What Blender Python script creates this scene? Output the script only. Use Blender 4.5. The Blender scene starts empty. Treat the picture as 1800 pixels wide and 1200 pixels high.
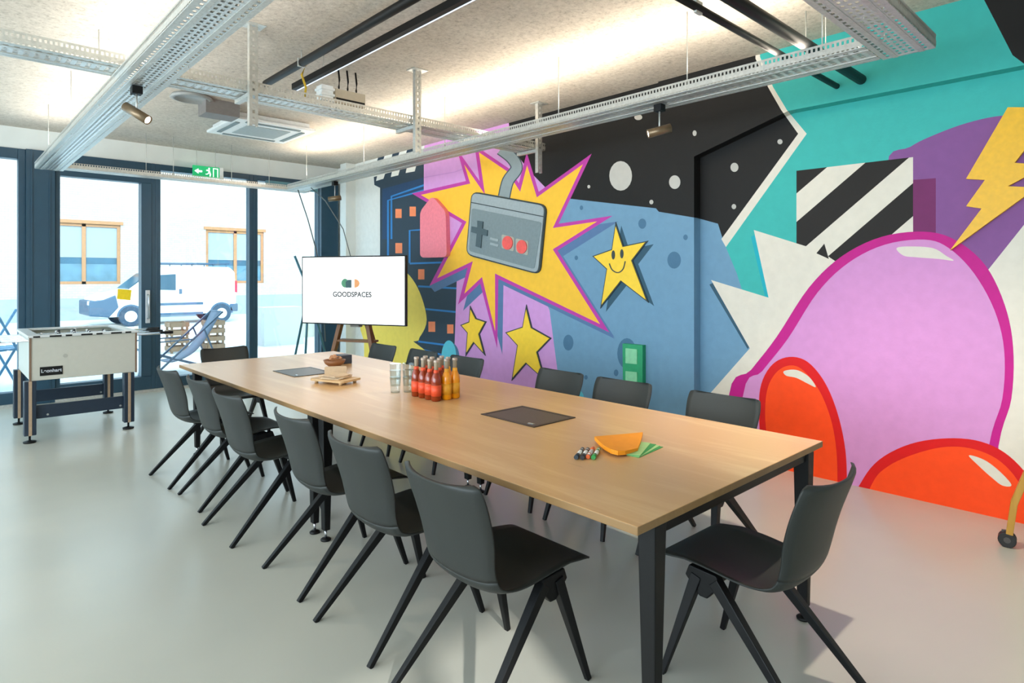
import bpy, bmesh, math, random
from mathutils import Vector, Matrix
from mathutils.geometry import delaunay_2d_cdt
random.seed(7)
C = bpy.context.scene.collection
PI = math.pi
# ------------------------------------------------------------ camera
F, U0, V0, H = 1090.0, 900.0, 487.0, 1.5
YAW = math.atan(1019 / F)
S_, C_ = math.sin(YAW), math.cos(YAW)
cd = bpy.data.cameras.new('camera'); cam = bpy.data.objects.new('camera', cd); C.objects.link(cam)
cam.location = (0, 0, H); cam.rotation_euler = (PI / 2, 0, -YAW)
cd.sensor_width = 36; cd.lens = F / 1800 * 36; cd.shift_y = -113 / 1800.0
cd.clip_start = 0.05; cd.clip_end = 300
bpy.context.scene.camera = cam
vs = bpy.context.scene.view_settings
vs.view_transform = 'Standard'; vs.look = 'None'; vs.gamma = 1; vs.use_curve_mapping = False
vs.exposure = 0.66
bpy.context.scene.cycles.transparent_max_bounces = 24
# ------------------------------------------------------------ sky, sun, large lamps
w = bpy.data.worlds.new('sky'); bpy.context.scene.world = w; w.use_nodes = True
bg = w.node_tree.nodes['Background']; bg.inputs[0].default_value = (0.66, 0.86, 1.0, 1); bg.inputs[1].default_value = 3.0
sd = bpy.data.lights.new('sun', 'SUN'); sd.energy = 3.0; sd.angle = 0.02; sd.color = (1, .97, .92)
sun = bpy.data.objects.new('sun', sd); C.objects.link(sun)
sun.rotation_euler = Vector((0.30, 0.75, -0.38)).to_track_quat('-Z', 'Y').to_euler()

def area(name, loc, direc, sx, sy, power, col):
    l = bpy.data.lights.new(name, 'AREA'); l.shape = 'RECTANGLE'; l.size = sx; l.size_y = sy; l.energy = power; l.color = col
    o = bpy.data.objects.new(name, l); C.objects.link(o); o.location = loc
    o.rotation_euler = Vector(direc).to_track_quat('-Z', 'Y').to_euler()
    return o
WARM = (1, .86, .70)
# light of the linear uplights lying on the cable trays (fixtures built below)
UP1 = area('uplight_right', (3.745, 4.7, 2.835), (0, 0, 1), .06, 7.0, 50, WARM)
UP2 = area('uplight_left', (0.97, 4.9, 2.835), (0, 0, 1), .06, 7.2, 26, (1, .93, .85))
# added fill lamp outside the left wall openings, out of view, boosting daylight
area('side_fill_lamp', (-3.85, 2.6, 1.7), (1, 0.0, -.1), 6.8, 2.3, 175, (.90, .96, 1))

# ------------------------------------------------------------ projection helpers (pixel of the 1800x1200 frame -> point on a real plane)
CAM = Vector((0, 0, H))
def ray(u, v):
    r = (u - U0) / F; up = -(v - V0) / F
    return Vector((C_ * r + S_, -S_ * r + C_, up))
def hit(u, v, p, n):
    d = ray(u, v); n = Vector(n)
    return CAM + d * ((Vector(p) - CAM).dot(n) / d.dot(n))
def onX(u, v, X): return hit(u, v, (X, 0, 0), (1, 0, 0))
def onY(u, v, Y): return hit(u, v, (0, Y, 0), (0, 1, 0))
def onZ(u, v, Z): return hit(u, v, (0, 0, Z), (0, 0, 1))
def proj(p):
    X, Y, Z = p
    r = C_ * X - S_ * Y; f = S_ * X + C_ * Y
    return (U0 + F * r / f, V0 - F * (Z - H) / f)

# ------------------------------------------------------------ materials
def lin(h):
    h = h.lstrip('#'); o = []
    for i in (0, 2, 4):
        c = int(h[i:i + 2], 16) / 255
        o.append(c / 12.92 if c <= .04045 else ((c + .055) / 1.055) ** 2.4)
    return tuple(o) + (1,)
MATS = {}
def mat(name, col, rough=.5, metal=0.0, noise=.06, scale=30, bump=0.0, emit=0, trans=0, spec=.5, bscale=None):
    if name in MATS: return MATS[name]
    m = bpy.data.materials.new(name); m.use_nodes = True; nt = m.node_tree; N = nt.nodes; L = nt.links
    b = N['Principled BSDF']; c = lin(col)
    b.inputs['Roughness'].default_value = rough; b.inputs['Metallic'].default_value = metal
    b.inputs['Specular IOR Level'].default_value = spec
    tc = N.new('ShaderNodeTexCoord'); nz = N.new('ShaderNodeTexNoise'); nz.inputs['Scale'].default_value = scale; nz.inputs['Detail'].default_value = 4
    L.new(tc.outputs['Object'], nz.inputs['Vector'])
    r = N.new('ShaderNodeValToRGB'); r.color_ramp.elements[0].position = .3; r.color_ramp.elements[1].position = .7
    r.color_ramp.elements[0].color = tuple(x * (1 - noise) for x in c[:3]) + (1,)
    r.color_ramp.elements[1].color = tuple(min(1, x * (1 + noise)) for x in c[:3]) + (1,)
    L.new(nz.outputs['Fac'], r.inputs['Fac']); L.new(r.outputs['Color'], b.inputs['Base Color'])
    if bump:
        n2 = N.new('ShaderNodeTexNoise'); n2.inputs['Scale'].default_value = bscale or scale * 3; n2.inputs['Detail'].default_value = 5
        L.new(tc.outputs['Object'], n2.inputs['Vector'])
        bp = N.new('ShaderNodeBump'); bp.inputs['Strength'].default_value = bump; bp.inputs['Distance'].default_value = .01
        L.new(n2.outputs['Fac'], bp.inputs['Height']); L.new(bp.outputs['Normal'], b.inputs['Normal'])
    if emit:
        b.inputs['Emission Color'].default_value = c; b.inputs['Emission Strength'].default_value = emit
    if trans: b.inputs['Transmission Weight'].default_value = trans; b.inputs['IOR'].default_value = 1.45
    MATS[name] = m; return m

def thin_glass(name, col, refl=.07, tint=1.0):
    m = bpy.data.materials.new(name); m.use_nodes = True; nt = m.node_tree; N = nt.nodes; L = nt.links
    for n in list(N):
        if n.type != 'OUTPUT_MATERIAL': N.remove(n)
    t = N.new('ShaderNodeBsdfTransparent'); t.inputs[0].default_value = tuple(x * tint for x in lin(col)[:3]) + (1,)
    g = N.new('ShaderNodeBsdfGlossy'); g.inputs['Roughness'].default_value = .03
    lw_ = N.new('ShaderNodeLayerWeight'); lw_.inputs[0].default_value = .5
    pw = N.new('ShaderNodeMath'); pw.operation = 'POWER'; pw.inputs[1].default_value = 3.5; L.new(lw_.outputs['Facing'], pw.inputs[0])
    fr = N.new('ShaderNodeMath'); fr.operation = 'MULTIPLY_ADD'; fr.inputs[1].default_value = .65; fr.inputs[2].default_value = refl; L.new(pw.outputs[0], fr.inputs[0])
    mx = N.new('ShaderNodeMixShader'); L.new(fr.outputs[0], mx.inputs[0]); L.new(t.outputs[0], mx.inputs[1]); L.new(g.outputs[0], mx.inputs[2])
    L.new(mx.outputs[0], N['Material Output'].inputs[0]); MATS[name] = m; return m

def perforated(name, col, sx, sy, wx, wy, ax=('X', 'Y'), rough=.32):
    """galvanised sheet with real see-through slots laid out in object space"""
    m = bpy.data.materials.new(name); m.use_nodes = True; nt = m.node_tree; N = nt.nodes; L = nt.links
    b = N['Principled BSDF']; b.inputs['Metallic'].default_value = .45; b.inputs['Roughness'].default_value = rough
    tc = N.new('ShaderNodeTexCoord'); sp = N.new('ShaderNodeSeparateXYZ'); L.new(tc.outputs['Object'], sp.inputs[0])
    vz = N.new('ShaderNodeTexVoronoi'); vz.inputs['Scale'].default_value = 60; L.new(tc.outputs['Object'], vz.inputs['Vector'])
    r = N.new('ShaderNodeValToRGB'); c = lin(col)
    r.color_ramp.elements[0].color = tuple(x * .8 for x in c[:3]) + (1,); r.color_ramp.elements[1].color = c
    L.new(vz.outputs['Color'], r.inputs['Fac']); L.new(r.outputs['Color'], b.inputs['Base Color'])
    def band(axis, per, wd):
        mod = N.new('ShaderNodeMath'); mod.operation = 'PINGPONG'; mod.inputs[1].default_value = per / 2; L.new(sp.outputs[axis], mod.inputs[0])
        lt = N.new('ShaderNodeMath'); lt.operation = 'LESS_THAN'; lt.inputs[1].default_value = wd / 2; L.new(mod.outputs[0], lt.inputs[0]); return lt
    a = band(ax[0], sx, wx); bb = band(ax[1], sy, wy)
    mu = N.new('ShaderNodeMath'); mu.operation = 'MULTIPLY'; L.new(a.outputs[0], mu.inputs[0]); L.new(bb.outputs[0], mu.inputs[1])
    t = N.new('ShaderNodeBsdfTransparent'); mx = N.new('ShaderNodeMixShader')
    L.new(mu.outputs[0], mx.inputs[0]); L.new(b.outputs[0], mx.inputs[1]); L.new(t.outputs[0], mx.inputs[2])
    L.new(mx.outputs[0], N['Material Output'].inputs[0]); MATS[name] = m; return m

def wood(name, c1, c2, c3, axis='Y', rough=.4, sc=1.0):
    m = bpy.data.materials.new(name); m.use_nodes = True; nt = m.node_tree; N = nt.nodes; L = nt.links
    b = N['Principled BSDF']; b.inputs['Roughness'].default_value = rough
    tc = N.new('ShaderNodeTexCoord'); mp = N.new('ShaderNodeMapping')
    s = [9 * sc] * 3; s['XYZ'.index(axis)] = .9 * sc; mp.inputs['Scale'].default_value = s
    L.new(tc.outputs['Object'], mp.inputs[0])
    nz = N.new('ShaderNodeTexNoise'); nz.inputs['Scale'].default_value = 1.2; nz.inputs['Detail'].default_value = 8; nz.inputs['Distortion'].default_value = .6; nz.inputs['Roughness'].default_value = .62
    L.new(mp.outputs[0], nz.inputs['Vector'])
    r = N.new('ShaderNodeValToRGB'); e = r.color_ramp.elements
    e[0].position = .25; e[0].color = lin(c1); e[1].position = .75; e[1].color = lin(c3); k = e.new(.5); k.color = lin(c2)
    k = e.new(.33); k.color = lin(c2)
    L.new(nz.outputs['Fac'], r.inputs['Fac'])
    # butt-jointed broad boards: tiny tone shifts
    L.new(r.outputs['Color'], b.inputs['Base Color']); MATS[name] = m; return m

# ------------------------------------------------------------ mesh helpers
def newbm(): return bmesh.new()
def add_box(bm, x0, x1, y0, y1, z0, z1, mi=0, M=None):
    vs_ = [bm.verts.new(M @ Vector(p) if M else p) for p in
           [(x0, y0, z0), (x1, y0, z0), (x1, y1, z0), (x0, y1, z0), (x0, y0, z1), (x1, y0, z1), (x1, y1, z1), (x0, y1, z1)]]
    for f in ((0, 3, 2, 1), (4, 5, 6, 7), (0, 1, 5, 4), (1, 2, 6, 5), (2, 3, 7, 6), (3, 0, 4, 7)):
        bm.faces.new([vs_[i] for i in f]).material_index = mi
def frame_for(d, up=None):
    d = d.normalized()
    u = Vector(up) if up else (Vector((0, 0, 1)) if abs(d.z) < .95 else Vector((1, 0, 0)))
    a = d.cross(u).normalized(); return a, a.cross(d).normalized()
def add_tube(bm, pts, r, n=10, mi=0, caps=True, sq=False, up=None):
    """round (or square) tube through points; r scalar or list"""
    pts = [Vector(p) for p in pts]; rs = r if isinstance(r, (list, tuple)) else [r] * len(pts); rings = []
    for i, p in enumerate(pts):
        d = (pts[min(i + 1, len(pts) - 1)] - pts[max(i - 1, 0)])
        a, b = frame_for(d, up); ring = []
        rr = rs[i]; rr = rr if isinstance(rr, tuple) else (rr, rr)
        if sq:
            for (s, t) in ((1, 1), (-1, 1), (-1, -1), (1, -1)): ring.append(bm.verts.new(p + a * rr[0] * s + b * rr[1] * t))
        else:
            for k in range(n):
                t = 2 * PI * k / n; ring.append(bm.verts.new(p + a * rr[0] * math.cos(t) + b * rr[1] * math.sin(t)))
        rings.append(ring)
    for i in range(len(rings) - 1):
        m = len(rings[i])
        for k in range(m):
            f = bm.faces.new((rings[i][k], rings[i][(k + 1) % m], rings[i + 1][(k + 1) % m], rings[i + 1][k])); f.material_index = mi; f.smooth = not sq
    if caps:
        bm.faces.new(rings[0][::-1]).material_index = mi; bm.faces.new(rings[-1]).material_index = mi
def add_lathe(bm, prof, c=(0, 0, 0), n=20, mi=0, M=None):
    rings = []; c = Vector(c)
    for (r, z) in prof:
        ring = []
        for k in range(n):
            t = 2 * PI * k / n; p = Vector((max(r, 1e-4) * math.cos(t), max(r, 1e-4) * math.sin(t), z))
            if M: p = M @ p
            ring.append(bm.verts.new(c + p))
        rings.append(ring)
    for i in range(len(rings) - 1):
        for k in range(n):
            f = bm.faces.new((rings[i][k], rings[i][(k + 1) % n], rings[i + 1][(k + 1) % n], rings[i + 1][k])); f.material_index = mi; f.smooth = True
    if prof[0][0] > 1e-3: bm.faces.new(rings[0][::-1]).material_index = mi
    if prof[-1][0] > 1e-3: bm.faces.new(rings[-1]).material_index = mi
def add_prism(bm, poly, off, mi=0):
    """closed polygon of 3-D points extruded by vector off"""
    a = [bm.verts.new(p) for p in poly]; b = [bm.verts.new(Vector(p) + Vector(off)) for p in poly]; n = len(a)
    bm.faces.new(a).material_index = mi; bm.faces.new(b[::-1]).material_index = mi
    for i in range(n): bm.faces.new((a[i], b[i], b[(i + 1) % n], a[(i + 1) % n])).material_index = mi
def obj(name, bm, m, parent=None, bevel=0, bseg=2):
    bmesh.ops.recalc_face_normals(bm, faces=bm.faces)
    me = bpy.data.meshes.new(name); bm.to_mesh(me); bm.free()
    for x in (m if isinstance(m, (list, tuple)) else [m]): me.materials.append(x)
    o = bpy.data.objects.new(name, me); C.objects.link(o)
    if parent: o.parent = parent
    if bevel:
        b = o.modifiers.new('bevel', 'BEVEL'); b.width = bevel; b.segments = bseg; b.limit_method = 'ANGLE'; b.angle_limit = .6
    return o
def tag(o, label, cat, group=None):
    o['label'] = label; o['category'] = cat
    if group: o['group'] = group
    return o
def struct(name, bm, m, bevel=0):
    o = obj(name, bm, m, None, bevel); o['kind'] = 'structure'; return o
def thing(name, label, cat, loc=(0, 0, 0), rz=0, group=None):
    o = bpy.data.objects.new(name, None); C.objects.link(o); o.location = loc; o.rotation_euler = (0, 0, rz)
    o.empty_display_size = .05
    return tag(o, label, cat, group)
def box(name, x0, x1, y0, y1, z0, z1, m, parent=None, bevel=0):
    b = newbm(); add_box(b, x0, x1, y0, y1, z0, z1); return obj(name, b, m, parent, bevel)
def dup(root, loc, rz, label, group=None):
    r = root.copy(); C.objects.link(r); r.location = loc; r.rotation_euler = (0, 0, rz); r['label'] = label
    if group: r['group'] = group
    for ch in [c for c in C.objects if c.parent == root]:
        k = ch.copy(); C.objects.link(k); k.parent = r
        for g in [c for c in C.objects if c.parent == ch]:
            q = g.copy(); C.objects.link(q); q.parent = k
    return r
def text_mesh(name, s, size, m, parent, M, align='CENTER', extrude=.0006):
    cu = bpy.data.curves.new(name, 'FONT'); cu.body = s; cu.size = size; cu.align_x = align; cu.align_y = 'CENTER'; cu.extrude = extrude; cu.offset = size * .03
    t = bpy.data.objects.new(name + '_tmp', cu); C.objects.link(t)
    dg = bpy.context.evaluated_depsgraph_get(); dg.update()
    me = bpy.data.meshes.new_from_object(t.evaluated_get(dg)); C.objects.unlink(t); bpy.data.objects.remove(t)
    me.transform(M); me.materials.clear(); me.materials.append(m); me.name = name
    o = bpy.data.objects.new(name, me); C.objects.link(o); o.parent = parent; return o

# common materials
galv = mat('galvanised_steel', '#c3c6c2', .42, .45, .12, 60)
galv_y = perforated('perforated_sheet_bottom', '#dadedd', .03, .05, .016, .026)
galv_s = perforated('perforated_sheet_side', '#d6d6cf', .025, .05, .013, .02, ('Y', 'Z'))
rodm = mat('zinc_rod', '#c9ccc8', .45, .5)
black_metal = mat('black_powder_coat', '#090a0b', .5, 0, .1, spec=.3)
dark_frame = mat('anthracite_frame', '#27475a', .4, 0, .05, 8)
white_paint = mat('white_wall_paint', '#d9dedb', .8, 0, .03, 5, .1)
bronze = mat('bronze_metal', '#7d6a52', .35, .6, .06)
chrome = mat('chrome', '#c8ccd0', .2, .9, .03)

# ============================================================ ROOM SHELL
CEIL = 3.25; YW = 9.25; XW = 4.85; XL = -3.6; YB = -3.2
m = bpy.data.materials.new('resin_floor'); m.use_nodes = True; N = m.node_tree.nodes; L = m.node_tree.links
b_ = N['Principled BSDF']; b_.inputs['Specular IOR Level'].default_value = .5
tc = N.new('ShaderNodeTexCoord'); n1 = N.new('ShaderNodeTexNoise'); n1.inputs['Scale'].default_value = .9; n1.inputs['Detail'].default_value = 3; L.new(tc.outputs['Object'], n1.inputs['Vector'])
r = N.new('ShaderNodeValToRGB'); r.color_ramp.elements[0].color = lin('#b5b5ab'); r.color_ramp.elements[1].color = lin('#bfbeb2'); r.color_ramp.elements[0].position = .3; r.color_ramp.elements[1].position = .7
L.new(n1.outputs['Fac'], r.inputs['Fac']); L.new(r.outputs['Color'], b_.inputs['Base Color'])
n2 = N.new('ShaderNodeTexNoise'); n2.inputs['Scale'].default_value = 2.5; L.new(tc.outputs['Object'], n2.inputs['Vector'])
mr = N.new('ShaderNodeMapRange'); mr.inputs[3].default_value = .23; mr.inputs[4].default_value = .27; L.new(n2.outputs['Fac'], mr.inputs[0]); L.new(mr.outputs[0], b_.inputs['Roughness'])
resin = m
bm = newbm(); add_box(bm, XL - .2, XW + .25, YB - .2, YW + .12, -.1, 0); struct('floor', bm, resin)
# concrete ceiling
m = bpy.data.materials.new('woodwool_concrete_ceiling'); m.use_nodes = True; N = m.node_tree.nodes; L = m.node_tree.links
b_ = N['Principled BSDF']; b_.inputs['Roughness'].default_value = .9
tc = N.new('ShaderNodeTexCoord'); n1 = N.new('ShaderNodeTexNoise'); n1.inputs['Scale'].default_value = 34; n1.inputs['Detail'].default_value = 8; n1.inputs['Roughness'].default_value = .75; L.new(tc.outputs['Object'], n1.inputs['Vector'])
n2 = N.new('ShaderNodeTexNoise'); n2.inputs['Scale'].default_value = 1.4; n2.inputs['Detail'].default_value = 5; L.new(tc.outputs['Object'], n2.inputs['Vector'])
r = N.new('ShaderNodeValToRGB'); e = r.color_ramp.elements; e[0].position = .32; e[0].color = lin('#9a938a'); e[1].position = .62; e[1].color = lin('#d3ccc0'); k = e.new(.45); k.color = lin('#c0b9ad')
L.new(n1.outputs['Fac'], r.inputs['Fac'])
mx = N.new('ShaderNodeMix'); mx.data_type = 'RGBA'; mx.blend_type = 'MULTIPLY'; mx.inputs[0].default_value = .5
r2 = N.new('ShaderNodeValToRGB'); r2.color_ramp.elements[0].position = .35; r2.color_ramp.elements[1].position = .65; r2.color_ramp.elements[0].color = (.72, .71, .7, 1)
L.new(n2.outputs['Fac'], r2.inputs['Fac']); L.new(r.outputs['Color'], mx.inputs[6]); L.new(r2.outputs['Color'], mx.inputs[7]); L.new(mx.outputs[2], b_.inputs['Base Color'])
bp = N.new('ShaderNodeBump'); bp.inputs['Strength'].default_value = .35; bp.inputs['Distance'].default_value = .01; L.new(n1.outputs['Fac'], bp.inputs['Height']); L.new(bp.outputs[0], b_.inputs['Normal'])
bm = newbm(); add_box(bm, XL - .2, XW + .25, YB - .2, YW + .25, CEIL, CEIL + .25); struct('ceiling', bm, m)
bm = newbm(); OX0, OX1, OZ0, OZ1 = -1.25, -.2, 1.95, 2.75
add_box(bm, XL - .2, OX0, YB - .2, YB, 0, CEIL); add_box(bm, OX1, XW + .25, YB - .2, YB, 0, CEIL); add_box(bm, OX0, OX1, YB - .2, YB, 0, OZ0); add_box(bm, OX0, OX1, YB - .2, YB, OZ1, CEIL)
struct('wall_back', bm, white_paint)
bm = newbm(); add_box(bm, -.78, -.70, YB - .15, YB - .05, OZ0, OZ1); add_box(bm, OX0, OX1, YB - .15, YB - .05, OZ0, OZ0 + .06); struct('window_5', bm, dark_frame)
# left wall with window openings beyond the frame
bm = newbm()
add_box(bm, XL - .2, XL, YB, YW, 0, .4); add_box(bm, XL - .2, XL, YB, YW, 2.9, CEIL)
for (a, b) in ((YB, -2.0), (1.9, 2.3), (5.6, 6.0), (8.9, YW)): add_box(bm, XL - .2, XL, a, b, .4, 2.9)
struct('wall_left', bm, white_paint)
# window wall: lintel + right pier
bm = newbm(); add_box(bm, XL, XW + .15, YW - .02, YW + .25, 3.0, CEIL); add_box(bm, 4.74, XW + .15, YW - .05, YW + .25, 0, 3.0)
struct('wall_far', bm, white_paint)
bm = newbm(); add_box(bm, 4.62, 4.78, 8.66, 8.84, 0, CEIL - .002); struct('trim_1', bm, white_paint)

glass = thin_glass('clear_glass', '#eef6f8')
def window(name, x0, x1, fr=.07, head=.12, foot=.16, z1=3.0, transom=None):
    b = newbm(); y0, y1 = YW - .04, YW + .1
    add_box(b, x0, x0 + fr, y0, y1, 0, z1); add_box(b, x1 - fr, x1, y0, y1, 0, z1)
    add_box(b, x0 + fr, x1 - fr, y0, y1, 0, foot); add_box(b, x0 + fr, x1 - fr, y0, y1, z1 - head, z1)
    if transom: add_box(b, x0 + fr, x1 - fr, y0, y1, transom[0], transom[1])
    o = struct(name, b, dark_frame, .006)
    g = newbm(); add_box(g, x0 + fr, x1 - fr, YW + .03, YW + .05, foot, z1 - head)
    obj('glass_pane', g, glass, o); return o
window('window_1', -3.55, -1.4); window('window_2', -1.4, .80)
bm = newbm(); add_box(bm, .80, 1.075, YW - .08, YW + .16, 0, 3.0); add_box(bm, .845, .86, YW - .09, YW - .08, 0, 3.0); add_box(bm, 1.02, 1.03, YW - .09, YW - .08, 0, 3.0); struct('trim_2', bm, dark_frame)
d = window('door_1', 1.08, 2.157, .05, .27, .2)
bm = newbm(); add_box(bm, 1.99, 2.11, YW - .05, YW + .11, .2, 2.73); obj('door_stile', bm, dark_frame, d, .004)
bm = newbm(); add_box(bm, 2.035, 2.085, YW - .075, YW - .05, .90, 1.33); obj('handle_plate', bm, mat('satin_plate', '#c9ced2', .35, .3), d, .004)
bm = newbm(); add_tube(bm, [(2.06, YW - .075, .96), (2.06, YW - .115, .96), (2.06, YW - .115, 1.27), (2.06, YW - .075, 1.27)], .011); obj('door_handle', bm, chrome, d)
window('window_3', 2.157, 3.435, .06, .08); window('window_4', 3.435, 4.50, .06, .08)
bm = newbm(); add_box(bm, 4.45, 4.735, YW - .12, YW + .12, 0, 3.0); struct('trim_3', bm, dark_frame)
# thin blue-grey roller cassette above window 4
box('trim_4', 3.6, 4.4, YW - .1, YW - .05, 2.83, 2.93, mat('blind_cassette', '#5f8f9c', .5))['kind'] = 'structure'
bm = newbm(); add_box(bm, XL, 4.74, YW - .075, YW - .041, 0, .03); struct('trim_5', bm, galv)

# ============================================================ MURAL WALL (planar arrangement of painted fields)
XF, XM = 4.75, 4.78        # pilaster/beam face, plaster face left of pilaster
PC = {'white': '#dde0dc', 'navy': '#283c4c', 'dnavy': '#1d3f63', 'lilac': '#cd96d3', 'lilac2': '#bb86c8', 'blue': '#6c96b4', 'dblue': '#46708f',
      'black': '#0c0b0a', 'cream': '#ddd7ca', 'turq': '#38b0aa', 'dturq': '#10a9ba', 'purple': '#82508f', 'mag': '#71245f', 'sblack': '#17120e',
      'burst': '#f5c038', 'magenta': '#b93a9f', 'pinkline': '#bf0c86', 'pink': '#d08fc9', 'orange': '#fb4a0a', 'red': '#d80a0c', 'yellow': '#f6dc60',
      'line': '#2c7cc0', 'osq': '#f08a5c', 'cyan': '#5cc3d6', 'moon': '#b9b8b2', 'slate': '#2f5468', 'shade': '#54759f', 'cable': '#8b9a9e', 'cableline': '#3f4f57'}
PN = list(PC); PM = [mat('paint_' + k, PC[k], .62, 0, .035, 14, .08, bscale=60, spec=.35) for k in PN]
def ell(cx, cy, rx, ry, n=28, rot=0):
    return [(cx + rx * math.cos(t) * math.cos(rot) - ry * math.sin(t) * math.sin(rot), cy + rx * math.cos(t) * math.sin(rot) + ry * math.sin(t) * math.cos(rot)) for t in [2 * PI * k / n for k in range(n)]]
def smooth(pts, closed=True, k=5):
    out = []; n = len(pts)
    rng = range(n) if closed else range(n - 1)
    for i in rng:
        g = lambda j: pts[j % n] if closed else pts[max(0, min(n - 1, j))]
        p0, p1, p2, p3 = g(i - 1), g(i), g(i + 1), g(i + 2)
        for q in range(k):
            t = q / k
            out.append(tuple(.5 * (2 * p1[a] + (p2[a] - p0[a]) * t + (2 * p0[a] - 5 * p1[a] + 4 * p2[a] - p3[a]) * t * t + (3 * p1[a] - p0[a] - 3 * p2[a] + p3[a]) * t ** 3) for a in (0, 1)))
    if not closed: out.append(pts[-1])
    return out
def inset(poly, d):
    n = len(poly); ar = sum(poly[i][0] * poly[(i + 1) % n][1] - poly[(i + 1) % n][0] * poly[i][1] for i in range(n)); sg = 1 if ar > 0 else -1
    out = []
    for i in range(n):
        p, q, s = Vector(poly[i - 1]), Vector(poly[i]), Vector(poly[(i + 1) % n])
        e1 = (q - p).normalized(); e2 = (s - q).normalized()
        n1 = Vector((-e1.y, e1.x)) * sg; n2 = Vector((-e2.y, e2.x)) * sg
        bb = (n1 + n2); l = bb.length
        if l < .05: out.append(tuple(q)); continue
        bb /= l; out.append(tuple(q + bb * min(d / max(bb.dot(n1), .2), 5 * d)))
    return out
def stroke(pts, wd):
    a, b = [], []
    for i, p in enumerate(pts):
        p = Vector(p); dd = (Vector(pts[min(i + 1, len(pts) - 1)]) - Vector(pts[max(i - 1, 0)])).normalized(); nn = Vector((-dd.y, dd.x)) * wd / 2
        a.append(tuple(p + nn)); b.append(tuple(p - nn))
    return a + b[::-1]
SH = []
def P(c, poly): SH.append((PN.index(c), poly))
P('navy', [(668, 322), (745, 300), (820, 290), (860, 640), (860, 900), (668, 900)])
P('navy', [(657, 311), (745, 286), (750, 308), (668, 330), (658, 325)])
P('dnavy', [(672, 332), (748, 311), (748, 338), (682, 352), (682, 420), (672, 420)])
for q in ([(663, 309), (677, 305), (674, 314), (661, 318)], [(689, 302), (703, 298), (700, 308), (687, 311)], [(715, 295), (732, 290), (729, 301), (713, 304)]): P('white', q)
for q in ([(665, 276), (677, 271), (674, 280), (662, 285)], [(690, 270), (703, 265), (700, 274), (688, 278)], [(716, 262), (728, 259), (726, 268), (713, 272)]): P('navy', q)
for q in ([(682, 560), (682, 352), (746, 334)], [(688, 420), (688, 345), (746, 325)], [(720, 462), (720, 405), (750, 403)], [(720, 463), (780, 461)], [(735, 503), (810, 507)],
          [(748, 543), (810, 549)], [(735, 600), (790, 607)], [(745, 615), (790, 627)]): P('line', stroke(q, 3.2))
for q in ((695, 367, 706, 383), (720, 363, 731, 380), (695, 427, 707, 445), (735, 473, 746, 491), (753, 565, 765, 583), (786, 570, 797, 586)): P('osq', [(q[0], q[1]), (q[2], q[1]), (q[2], q[3]), (q[0], q[3])])
P('yellow', smooth([(640, 470), (690, 470), (716, 480), (738, 514), (750, 562), (738, 592), (725, 600), (640, 600)]))
P('yellow', [(640, 575), (700, 580), (752, 619), (738, 650), (738, 760), (640, 760)])
P('lilac', [(745, 334), (745, 262), (752, 225), (905, 190), (962, 260), (972, 545), (985, 690), (1010, 900), (775, 900), (798, 640), (803, 490), (768, 420)])
P('lilac2', stroke([(745, 312), (800, 302), (816, 296)], 1.5))
P('cyan', ell(790, 628, 13, 29)); P('dblue', ell(795, 632, 13, 29)); P('cyan', ell(789, 627, 13, 29))
bl_top = [(985, 346), (1000, 349), (1153, 366), (1158, 372), (1225, 383), (1262, 393)]
P('blue', [(955, 400)] + bl_top + [(1300, 480), (1330, 612), (1248, 692), (1240, 900), (1010, 900), (985, 690), (966, 545), (900, 400)])
P('black', [(893, 205), (1200, 125), (1328, 92), (1350, 153), (1373, 193), (1403, 235), (1272, 425), (1262, 393), (1225, 383), (1158, 372), (1153, 366), (1000, 349), (975, 346), (930, 300), (900, 260)])
P('turq', [(1332, 60), (1332, 103), (1357, 153), (1377, 193), (1417, 235), (1275, 432), (1295, 480), (1340, 620), (1500, 800), (2600, 800), (2600, -400), (1332, -400)])
P('cream', [(1328, 60), (1328, 103), (1350, 153), (1373, 193), (1403, 235), (1268, 420), (1276, 434), (1418, 235), (1383, 193), (1359, 153), (1336, 100), (1336, 60)])
P('black', [(1690, -80), (1730, 0), (1780, 97), (1800, 112), (2000, 230), (2600, 300), (2600, -400), (1690, -400)])
P('purple', smooth([(1560, 290), (1600, 258), (1640, 238), (1700, 216), (1765, 203), (1850, 205), (1960, 240), (2050, 330), (2000, 480), (1750, 520), (1600, 470)]))
P('cream', [(1400, 300), (1605, 276), (1605, 500), (1400, 500)])
SQ = lambda x: 300 - (x - 1400) * 24 / 205
for (a, b) in ((-60, 45), (100, 158), (250, 318)):      # diagonal black bands x+y style
    q = []
    for (x, y) in ((1400 + a, None),): pass
def band(t0, t1):
    # line family: y = 300 + t - 1.02*(x-1400); clipped to the square
    def Y(x, t): return 300 + t - .86 * (x - 1400)
    pts = [(x, Y(x, t0)) for x in (1400, 1605)] + [(x, Y(x, t1)) for x in (1605, 1400)]
    def clip(ps, f):
        out = []
        for i in range(len(ps)):
            p, q = ps[i - 1], ps[i]; a, b = f(p), f(q)
            if (a >= 0) != (b >= 0): s = a / (a - b); out.append((p[0] + (q[0] - p[0]) * s, p[1] + (q[1] - p[1]) * s))
            if b >= 0: out.append(q)
        return out
    pts = clip(pts, lambda p: p[1] - SQ(p[0])); pts = clip(pts, lambda p: 470 - p[1]); return pts
for t0, t1 in ((-10, 40), (90, 147), (198, 256)): P('sblack', band(t0, t1))
P('mag', [(1605, 316), (1645, 313), (1645, 500), (1605, 500)])
P('dturq', [(1320, 416), (1328, 412), (1354, 524), (1345, 522)])
P('slate', [(1247, 500), (1255, 496), (1321, 606), (1314, 613)])
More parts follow.
